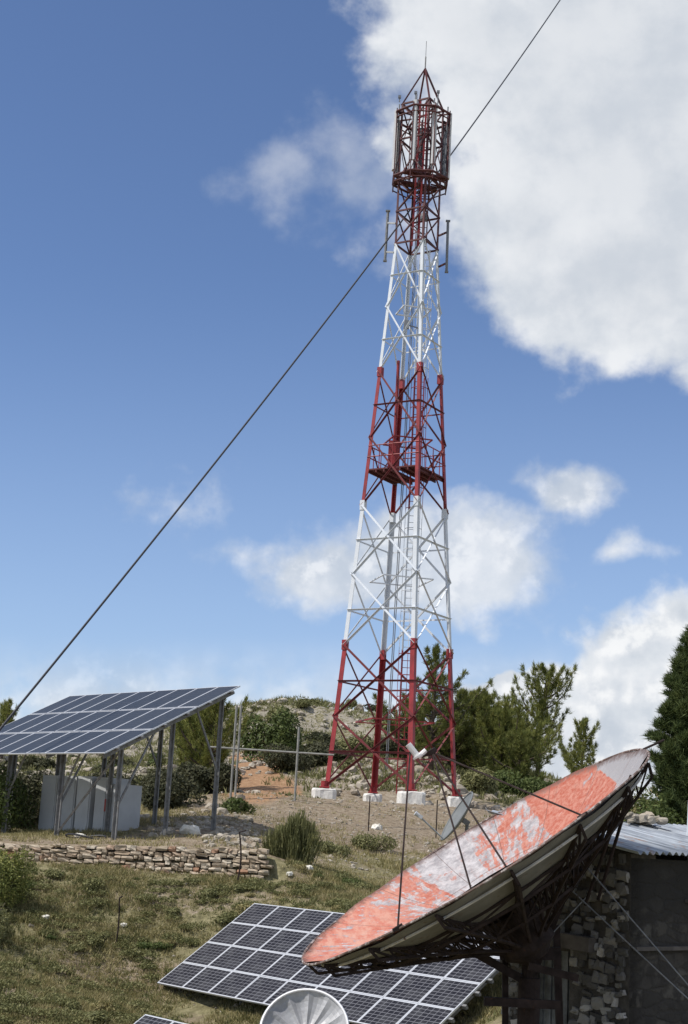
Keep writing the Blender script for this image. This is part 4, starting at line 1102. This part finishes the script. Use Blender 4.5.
def shrub_mesh(name, r, rx, ry, rz, n, mt, leaf=.06, parent=None, lumps=9, upright=0.0):
    cs = []
    for i in range(lumps):
        a = r.uniform(0, 6.28); q = math.sqrt(r.rand()) * .65
        cs.append((math.cos(a) * q * rx, math.sin(a) * q * ry, rz * r.uniform(.25, .62), r.uniform(.32, .55)))
    pts = []
    per = n // lumps
    for (x, y, z, s) in cs:
        d = r.normal(0, 1, (per, 3)); d /= np.linalg.norm(d, axis=1, keepdims=True); q = r.uniform(.45, 1.08, (per, 1)) ** .6
        p = d * q * np.array([rx * s, ry * s, rz * s * 1.05]) + np.array([x, y, z]); pts.append(p)
    P_ = np.concatenate(pts); P_ = P_[P_[:, 2] > .0]
    d = P_ / np.array([rx, ry, rz]); d[:, 2] += upright
    d /= np.linalg.norm(d, axis=1, keepdims=True) + 1e-6
    n1 = r.normal(0, .7, P_.shape) + d; n1 /= np.linalg.norm(n1, axis=1, keepdims=True)
    a = np.cross(n1, r.normal(0, 1, P_.shape)); a /= np.linalg.norm(a, axis=1, keepdims=True); b = np.cross(n1, a)
    s = leaf * r.uniform(.5, 1.3, (len(P_), 1))
    V = np.stack([P_ - a * s, P_ - b * s * .45, P_ + a * s, P_ + b * s * .45], 1).reshape(-1, 3)
    return fast_mesh(name, V, 4, mt, parent)

def shrub(px, Y, rx, rz, label, seed, mt=SCRUB, n=5000, leaf=.06, group=None, name='shrub', ry=None, py=None, dz=0, dx=0):
    b = at(px, 830, Y); z = g1(b[0] + dx, b[1]); r = np.random.RandomState(seed)
    t = thing(name, label, 'shrub', (b[0] + dx, b[1], z - .05 + dz), group=group)
    shrub_mesh('foliage', r, rx, ry or rx, rz, n, mt, leaf, t)
    m_ = MB()
    for i in range(6):
        a = r.uniform(0, 6.28); m_.tube([(0, 0, -.1), (math.cos(a) * rx * .25, math.sin(a) * rx * .25, rz * .35), (math.cos(a) * rx * .5, math.sin(a) * rx * .5, rz * .7)], [.03 * rz, .02 * rz, .008], 5)
    m_.build('stem', STEM, t)
    return t

# pines around and behind the tower
pine(430, 790, 652, 74, 1.5, 'tall slender olive pine rising directly behind the red base of the tower', 3, PINE, .8, gap=.3, shape=.7, upsweep=.3)
pine(478, 800, 698, 78, 1.9, 'broad bushy pine just right of the tower base', 4, PINEY, 1.6, shape=.5, upsweep=.35)
pine(452, 795, 712, 76, 1.5, 'short dense pine close behind the right leg of the tower', 5, PINE, 1.2, shape=.5, upsweep=.3)
pine(505, 800, 716, 76, 1.7, 'dark squat pine between the bushy pine and the spiky pine', 6, PINEY, 1.5, shape=.5, upsweep=.35)
pine(536, 800, 672, 80, 1.9, 'spiky open pine at the right end of the pine group', 8, PINEY, .85, lean=.35, gap=.25, shape=.6, upsweep=.55, start=.25)
pine(518, 800, 738, 73, 1.6, 'low dark pine at the foot of the spiky pine', 61, PINE, 1.2, shape=.45, upsweep=.2)
pine(581, 830, 722, 95, 1.1, 'small lone pine tip showing above the rim of the big dish', 9, PINEY, 1.0, gap=.2, upsweep=.5)
pine(403, 795, 705, 79, 1.5, 'low pine seen through the legs of the tower', 10, PINE, .9, shape=.6, upsweep=.3)
pine(698, 850, 628, 46, 1.05, 'large dark conifer at the right edge behind the hut', 12, DARKC, 4.2, upsweep=-.05, shape=.7, gap=.1, start=.02, name='conifer_tree', lnm=.95, irr=.4)
pine(-6, 830, 706, 85, 1.2, 'pine tip at the left edge behind the upper solar array', 14, PINEY, .9)
pine(208, 806, 702, 66, 1.2, 'bushy yellow green pine right of the upper solar array', 15, PINEY, 1.15, shape=.45, gap=.1, upsweep=.5)
pine(186, 806, 715, 70, .9, 'yellow green young pine half hidden by the upper solar array', 16, PINEY, 1.2, shape=.45, upsweep=.7)
shrub(648, 44, 1.3, 3.1, 'light green leafy bush between the big dish and the dark conifer', 21, GREENM, 9000, .07)
shrub(625, 46, 1.1, 3.0, 'yellowish bush low behind the rim of the big dish', 22, GRASSM, 6000, .06)
shrub(268, 84, 2.0, 2.9, 'round dark green bush beside the orange path on the hill', 23, GREENM, 9000, .12)
shrub(12, 35.8, .62, 1.35, 'leafy yellow green bush at the left edge below the stone wall', 24, PINEY, 8000, .032)
shrub(-6, 34.2, .8, 1.2, 'olive bush cut by the left edge of the picture on the grass slope', 25, SCRUB, 7000, .04)
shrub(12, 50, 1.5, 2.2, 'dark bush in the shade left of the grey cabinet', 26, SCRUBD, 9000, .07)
shrub(-5, 46, 1.2, 1.9, 'green bush under the left end of the upper solar array', 27, GREENM, 7000, .06)
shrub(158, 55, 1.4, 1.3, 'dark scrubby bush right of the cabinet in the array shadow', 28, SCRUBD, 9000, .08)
shrub(110, 60, 1.2, 1.2, 'small dark round bush behind the grey cabinet', 29, SCRUBD, 6000, .07)
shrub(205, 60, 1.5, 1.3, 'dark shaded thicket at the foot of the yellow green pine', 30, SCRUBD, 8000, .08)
shrub(236, 50, .7, .55, 'low green weed patch at the foot of the pipe fence', 31, GREENM, 3500, .05)
shrub(318, 86, 1.5, 1.3, 'brown grey bush left of the tower base', 32, SCRUBD, 8000, .09)
shrub(285, 74, 1.5, 1.2, 'dark low bush right of the orange path', 33, SCRUBD, 6000, .08)
shrub(345, 88, 1.6, 1.5, 'wide olive bush behind the left leg of the tower', 34, SCRUB, 9000, .1)
shrub(388, 78, 1.5, 1.3, 'dry brownish bush between the tower legs', 35, SCRUBD, 8000, .08)
shrub(480, 70, 1.4, 1.1, 'olive bush at the foot of the pines right of the tower', 36, SCRUB, 8000, .08)
shrub(520, 72, 1.7, 1.4, 'shadowy bush at the foot of the spiky pine', 37, GREENM, 8000, .09)
shrub(335, 43, .5, .4, 'small tuft bush on the bare slope right of the upright broom shrub', 38, SCRUB, 2500, .04)
shrub(375, 46, .75, .5, 'low dry bush on the slope above the big dish', 39, SCRUB, 3000, .04)

# upright broom shrub in front of the mound
b = at(291, 868, 39.1); z = g1(b[0], b[1]); r = np.random.RandomState(51)
t = thing('broom_shrub', 'upright dark green broom shrub on the slope above the lower solar array', 'shrub', (b[0], b[1], z))
N = 2600; cl = np.array([(-.38, .0, .85), (-.16, .1, 1.0), (.02, -.1, 1.22), (.16, .1, 1.38), (.34, .05, 1.12), (-.05, .15, .95), (.45, -.05, .8), (-.48, .1, .55)])[r.randint(0, 8, N)]; base = cl[:, :2] * .8 + r.normal(0, .075, (N, 2)); hgt = .86 * cl[:, 2] * r.uniform(.4, 1.08, N)
tops = np.c_[base * 1.35 + r.normal(0, .07, (N, 2)), hgt]; bots = np.c_[base, np.zeros(N)]
Vs = []
for k in range(3):
    q0, q1 = lerp(bots, tops, k / 3) + r.normal(0, .02, tops.shape), lerp(bots, tops, (k + 1) / 3)
    s = r.normal(0, 1, (N, 3)); s[:, 2] = 0; s /= np.linalg.norm(s, axis=1, keepdims=True); s *= .011
    Vs.append(np.stack([q0 - s, q0 + s, q1 + s * .7, q1 - s * .7], 1).reshape(-1, 3))
cc = lerp(bots, tops, r.uniform(.25, 1, (N, 1))); dd = np.tile([0, 0, 1.6], (N, 1))
T3 = needles(np.repeat(cc, 3, 0), np.repeat(dd, 3, 0), 1, .16, .022, r, .5)
T4 = np.concatenate([T3.reshape(-1, 3, 3), T3.reshape(-1, 3, 3)[:, 2:3]], 1).reshape(-1, 3)
fast_mesh('foliage', np.concatenate(Vs + [T4]), 4, SCRUB, t)
m_ = MB()
for i in range(7):
    a = r.uniform(0, 6.28); m_.tube([(0, 0, -.05), (.15 * math.cos(a), .12 * math.sin(a), .4)], [.02, .01], 5)
m_.build('stem', STEM, t)

# scrub bushes scattered over the far hillside: individuals sharing four foliage meshes
protos = []
for i in range(5):
    r = np.random.RandomState(70 + i)
    o = shrub_mesh('hillside_bush', r, 1, 1, .95, 2600, [SCRUBD, SCRUB, SCRUBD, GREENM, SCRUB][i], .11)
    tag(o, 'low scrub bush among white rocks on the far hillside', 'shrub', 'scrub bushes on the rocky hillside'); protos.append(o)
first = set()
r = np.random.RandomState(99)
for i in range(110):
    k = i % 5
    o = protos[k] if k not in first else protos[k].copy()
    if k in first: COL.objects.link(o)
    first.add(k)
    px = r.uniform(-30, 560); Y = 70 + 48 * r.rand() ** .8
    if 225 < px < 285 and Y < 92: px += 90
    p = at(px, 780, Y); s = r.uniform(.22, .75) * (1 if r.rand() < .8 else 1.9)
    o.location = (p[0], p[1], g1(p[0], p[1]) - .1); o.scale = (s * r.uniform(.8, 1.5), s, s * r.uniform(.6, 1.0)); o.rotation_euler = (0, 0, r.uniform(0, 6.28))

# low grass and herbs: uncountable
def grass(name, label, n, sampler, hmin, hmax, mt, seed, blades=9, spread=.06, w_=.012, cat='grass'):
    r = np.random.RandomState(seed); x, y = sampler(r, n)
    keep = vnoise(x, y, .8, seed) + .6 * vnoise(x, y, 2.6, seed + 1) + r.uniform(-.3, .3, len(x)) > -.06
    x, y = x[keep], y[keep]; z = gz(x, y)
    c = np.c_[x, y, z - .01]; c = np.repeat(c, blades, 0); c[:, :2] += r.normal(0, spread, (len(c), 2))
    h = np.repeat(hmin + (hmax - hmin) * np.clip(.5 + vnoise(x, y, .9, 8) + r.normal(0, .2, len(x)), 0, 1), blades) * r.uniform(.5, 1.2, len(c))
    d = np.c_[r.normal(0, .45, (len(c), 2)), np.ones(len(c))]; s = r.normal(0, 1, (len(c), 3)); s[:, 2] *= .2; s /= np.linalg.norm(s, axis=1, keepdims=True)
    V = np.stack([c - s * w_, c + s * w_, c + d * h[:, None]], 1).reshape(-1, 3)
    o = fast_mesh(name, V, 3, mt); tag(o, label, cat, kind='stuff'); return o
def samp_lower(r, n):
    Y = r.uniform(27.5, 39.5, n); px = r.uniform(-40, 620, n); x = (px - 344) / 1500 * Y + .055 * .3 * Y * 0
    d = (x - WA[0]) * wn[0] + (Y - WA[1]) * wn[1]; k = (d < -.15) | (x > WB[0] + .5)
    return x[k], Y[k]
def samp_upper(r, n):
    Y = r.uniform(38.8, 58, n); px = r.uniform(-30, 620, n); x = (px - 344) / 1500 * Y
    d = (x - WA[0]) * wn[0] + (Y - WA[1]) * wn[1]; so, _, _ = zones(x, Y); k = ((d > .4)) & (r.rand(n) > so * .82) & (np.hypot(x - TX, Y - 63) > 5.5)
    return x[k], Y[k]
def samp_hill(r, n):
    Y = r.uniform(58, 118, n); px = r.uniform(-30, 640, n); x = (px - 344) / 1500 * Y; _, p2, _ = zones(x, Y)
    k = (r.rand(n) > p2) & (np.hypot(x - TX, Y - 63) > 5.5); return x[k], Y[k]
grass('grass', 'short olive grass and herbs covering the lower slope', 52000, samp_lower, .03, .16, GRASSM, 201, 9, .06, .010)
grass('low_herbs', 'green low herbs mixed into the lower slope', 20000, samp_lower, .03, .14, SCRUB, 202, 9, .05, .016, 'herbs')
grass('terrace_grass', 'thin dry grass on the terrace and mound', 26000, samp_upper, .03, .18, GRASSM, 203, 8, .07, .012)
grass('hillside_grass', 'thin scrubby growth over the far hillside', 26000, samp_hill, .1, .4, SCRUB, 204, 7, .18, .04, 'scrub')
# knee-high scrub mats on the lower slope
r = np.random.RandomState(300)
mats_v = []
for i in range(760):
    Y = r.uniform(28.5, 39); px = r.uniform(-20, 560); x = (px - 344) / 1500 * Y
    d_ = (x - WA[0]) * wn[0] + (Y - WA[1]) * wn[1]
    if d_ > -.5 and x < WB[0] + .5: continue
    q = np.array([x, Y, 0]) - LO_O; u_, v_ = q @ LE1 / LSC, q @ LNH
    if -.3 < u_ < 9.3 and -.5 < v_ < 3: continue
    q = np.array([x, Y, 0]) - c3; u_, v_ = q @ LE1 / LSC, q @ LNH
    if -.5 < u_ < 4.3 and -.6 < v_ < 1.9: continue
    s = r.uniform(.10, .36); n = int(420 * s / .3)
    dd = r.normal(0, 1, (n, 3)); dd /= np.linalg.norm(dd, axis=1, keepdims=True); P_ = dd * r.uniform(.5, 1, (n, 1)) * np.array([s, s, s * .45]); P_[:, 2] = np.abs(P_[:, 2])
    P_ += np.array([x, Y, g1(x, Y)]); a = r.normal(0, 1, (n, 3)); a /= np.linalg.norm(a, axis=1, keepdims=True); b = np.cross(a, r.normal(0, 1, (n, 3))); b /= np.linalg.norm(b, axis=1, keepdims=True)
    l_ = .028 * r.uniform(.5, 1.3, (n, 1)); mats_v.append(np.stack([P_ - a * l_, P_ - b * l_ * .5, P_ + a * l_, P_ + b * l_ * .5], 1).reshape(-1, 3))
o = fast_mesh('scrub_mat', np.concatenate(mats_v), 4, SCRUB); tag(o, 'cushions of olive ground scrub over the grass slope', 'ground cover', kind='stuff')

wp_ = []
for i in range(4):
    r = np.random.RandomState(170 + i)
    o = shrub_mesh('weed_clump', r, 1, 1, .8, 1500, [SCRUB, SCRUB, GREENM, GRASSM][i], .10)
    tag(o, 'knee high weed clump growing on the lower grass slope', 'weeds', 'weed clumps on the lower grass slope'); wp_.append(o)
r = np.random.RandomState(171); used = set(); n_ = 0
while n_ < 70:
    Y = r.uniform(29, 38.6); px = r.uniform(0, 400); p = at(px, 950, Y); x = p[0]
    q = np.array([x, Y, 0]) - LO_O; u_, v_ = q @ LE1 / LSC, q @ LNH
    q = np.array([x, Y, 0]) - c3; u2, v2 = q @ LE1 / LSC, q @ LNH
    if (-.3 < u_ < 9.3 and -.5 < v_ < 3) or (-.5 < u2 < 4.3 and -.6 < v2 < 1.9) or ((x - WA[0]) * wn[0] + (Y - WA[1]) * wn[1] > -.5 and x < WB[0] + .5): continue
    k = n_ % 4; o = wp_[k]
    if k in used: o = wp_[k].copy(); COL.objects.link(o)
    used.add(k); n_ += 1; s = r.uniform(.12, .34)
    o.location = (x, Y, g1(x, Y) - .04); o.scale = (s * r.uniform(.8, 1.5), s, s * r.uniform(.6, 1.1)); o.rotation_euler = (0, 0, r.uniform(0, 6.28))

# ------------------------------------------------------------------ light and sky
SUN = np.array([-.52, -.20, .83]); SUN /= np.linalg.norm(SUN)
sd = bpy.data.lights.new('sun', 'SUN'); sd.energy = 4.3; sd.angle = R_(.5); sd.color = (1, .955, .89)
so_ = bpy.data.objects.new('sun', sd); COL.objects.link(so_)
so_.rotation_euler = Vector(SUN.tolist()).to_track_quat('Z', 'Y').to_euler()
w = bpy.data.worlds.new('World'); scene.world = w; w.use_nodes = True
t = NT(w.node_tree); bg = t.N['Background']
sky = t.new('ShaderNodeTexSky', sky_type='NISHITA'); sky.sun_disc = False
sky.sun_elevation = math.asin(SUN[2]); sky.sun_rotation = math.atan2(SUN[0], SUN[1])
sky.altitude = 1500; sky.air_density = 1.0; sky.dust_density = .6; sky.ozone_density = 1.5
gen = t.new('ShaderNodeTexCoord').outputs['Generated']
dF = t.vmath('DOT_PRODUCT', gen, tuple(FW)); dR = t.vmath('DOT_PRODUCT', gen, tuple(RT)); dU = t.vmath('DOT_PRODUCT', gen, tuple(UP))
dFc = t.math('MAXIMUM', dF, .05)
U_ = t.math('MULTIPLY_ADD', t.math('DIVIDE', dR, dFc), F_PX / 100, 3.44)      # hundreds of pixels
V_ = t.math('MULTIPLY_ADD', t.math('DIVIDE', dU, dFc), -F_PX / 100, 5.12)
cb = t.new('ShaderNodeCombineXYZ'); t.L.new(U_, cb.inputs[0]); t.L.new(V_, cb.inputs[1])
uv = cb.outputs[0]
warp = t.noise(uv, .9, 5, .55, out='Color')
wv = t.vmath('ADD', uv, t.vmath('MULTIPLY', t.vmath('SUBTRACT', warp, (.5, .5, .5)), (1.2, 1.0, 0)))
sp = t.new('ShaderNodeSeparateXYZ'); t.L.new(wv, sp.inputs[0])
def ell(cx, cy, rx, ry, k=1.0, rot=0):
    dx = t.math('SUBTRACT', sp.outputs[0], cx); dy = t.math('SUBTRACT', sp.outputs[1], cy)
    if rot:
        c, s = math.cos(rot), math.sin(rot)
        dx, dy = t.math('ADD', t.math('MULTIPLY', dx, c), t.math('MULTIPLY', dy, s)), t.math('SUBTRACT', t.math('MULTIPLY', dy, c), t.math('MULTIPLY', dx, s))
    a = t.math('POWER', t.math('ABSOLUTE', t.math('DIVIDE', dx, rx)), 2); b = t.math('POWER', t.math('ABSOLUTE', t.math('DIVIDE', dy, ry)), 2)
    d_ = t.math('SQRT', t.math('ADD', a, b))
    return t.math('MULTIPLY', t.math('SUBTRACT', 1, d_, clamp=False), k)
def mx_(l):
    o = l[0]
    for q in l[1:]: o = t.math('SMOOTH_MAX', o, q, .15)
    return o
thick = mx_([ell(6.45, .9, 2.75, 2.65, 1.35), ell(4.9, .2, 1.45, 1.0, 1.0), ell(6.6, 2.75, 1.9, 1.05, 1.2), ell(5.3, 2.35, 1.0, 1.05, .9),
             ell(6.9, 6.9, 1.35, .95, 1.3), ell(6.1, 7.4, 1.2, .8, 1.2), ell(4.95, 7.0, .6, .36, 1.5), ell(5.7, 7.3, 1.0, .7, 1.9)])
soft = mx_([ell(4.45, 5.65, 1.35, .72, 1.1), ell(3.3, 5.75, .85, .5, .8), ell(5.0, 5.95, .9, .42, .65), ell(5.68, 4.87, .6, .34, .75), ell(6.3, 5.55, .45, .25, .5),
            ell(1.9, 5.05, .7, .28, .30), ell(4.2, 2.2, 1.0, .5, .35), ell(2.4, 5.65, .5, .2, .2)])
fb = t.noise(uv, 1.7, 9, .52); fb2 = t.noise(uv, .8, 8, .5)
nz = t.math('ADD', t.math('MULTIPLY', t.math('SUBTRACT', fb, .5), 1.0), t.math('MULTIPLY', t.math('SUBTRACT', fb2, .5), .5))
mt_ = t.smooth(t.math('ADD', thick, nz), -.08, .34)
ms_ = t.math('MULTIPLY', t.smooth(t.math('ADD', soft, t.math('MULTIPLY', nz, 1.1)), -.02, .55), .85)
ms_ = t.math('MAXIMUM', ms_, t.math('MULTIPLY', t.smooth(t.math('ADD', ell(3.5, 1.7, 1.3, .75, .7), t.math('MULTIPLY', nz, 1.5)), .0, .75), .42))
band = t.math('MULTIPLY', t.math('MULTIPLY', t.smooth(V_, 6.3, 7.4), t.smooth(t.math('ADD', fb, t.math('MULTIPLY', fb2, .4)), .40, .80)), 1.0)
haze = t.smooth(V_, 2.5, 8.2)
mask = t.math('MAXIMUM', t.math('MAXIMUM', mt_, ms_), band)
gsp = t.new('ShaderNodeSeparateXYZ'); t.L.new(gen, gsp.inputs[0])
unseen_clouds = t.math('MULTIPLY', t.smooth(t.noise(gen, 2.2, 8, .55), .42, .62), t.smooth(dF, .88, .72))  # unseen clouds added outside the view to whiten the blue ambient light
mask = t.math('MAXIMUM', t.math('MULTIPLY', mask, t.smooth(dF, .45, .6)), t.math('MULTIPLY', unseen_clouds, t.smooth(gsp.outputs[2], -.02, .12)))
sh = t.noise(t.vmath('ADD', uv, (.25, .35, 0)), 1.1, 7, .55)
deep = t.smooth(thick, .15, .9)
big = t.smooth(V_, 5.5, 3.5)
ccol = t.mix(t.smooth(sh, .32, .62), (.62, .67, .74), (.86, .88, .91))
rel = t.math('SUBTRACT', t.noise(uv, 2.4, 8, .55), t.noise(t.vmath('ADD', uv, (-.10, -.13, 0)), 2.4, 8, .55))
nb_ = t.math('SUBTRACT', 1, t.math('MULTIPLY', big, .88))
ccol = t.mix(t.math('MULTIPLY', nb_, t.smooth(rel, .10, -.14)), ccol, t.vmath('MULTIPLY', ccol, (.90, .92, .94)))
ccol = t.mix(t.math('MULTIPLY', nb_, t.math('MULTIPLY', t.smooth(rel, .0, .18), .8)), ccol, (.96, .97, .98))
ccol = t.mix(t.math('MULTIPLY', deep, t.math('MULTIPLY', big, .45)), ccol, (.60, .64, .70))
base_sky = t.vmath('MULTIPLY', sky.outputs[0], (1.07, 1.15, 1.33))
base_sky = t.mix(t.math('MULTIPLY', haze, .42), base_sky, (4.6, 6.0, 8.2))
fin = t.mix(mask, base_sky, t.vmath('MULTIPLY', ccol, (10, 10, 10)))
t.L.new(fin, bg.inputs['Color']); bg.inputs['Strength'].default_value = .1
scene.view_settings.view_transform = 'Standard'; scene.view_settings.look = 'None'; scene.view_settings.exposure = 0; scene.view_settings.gamma = 1
scene.render.engine = 'CYCLES'
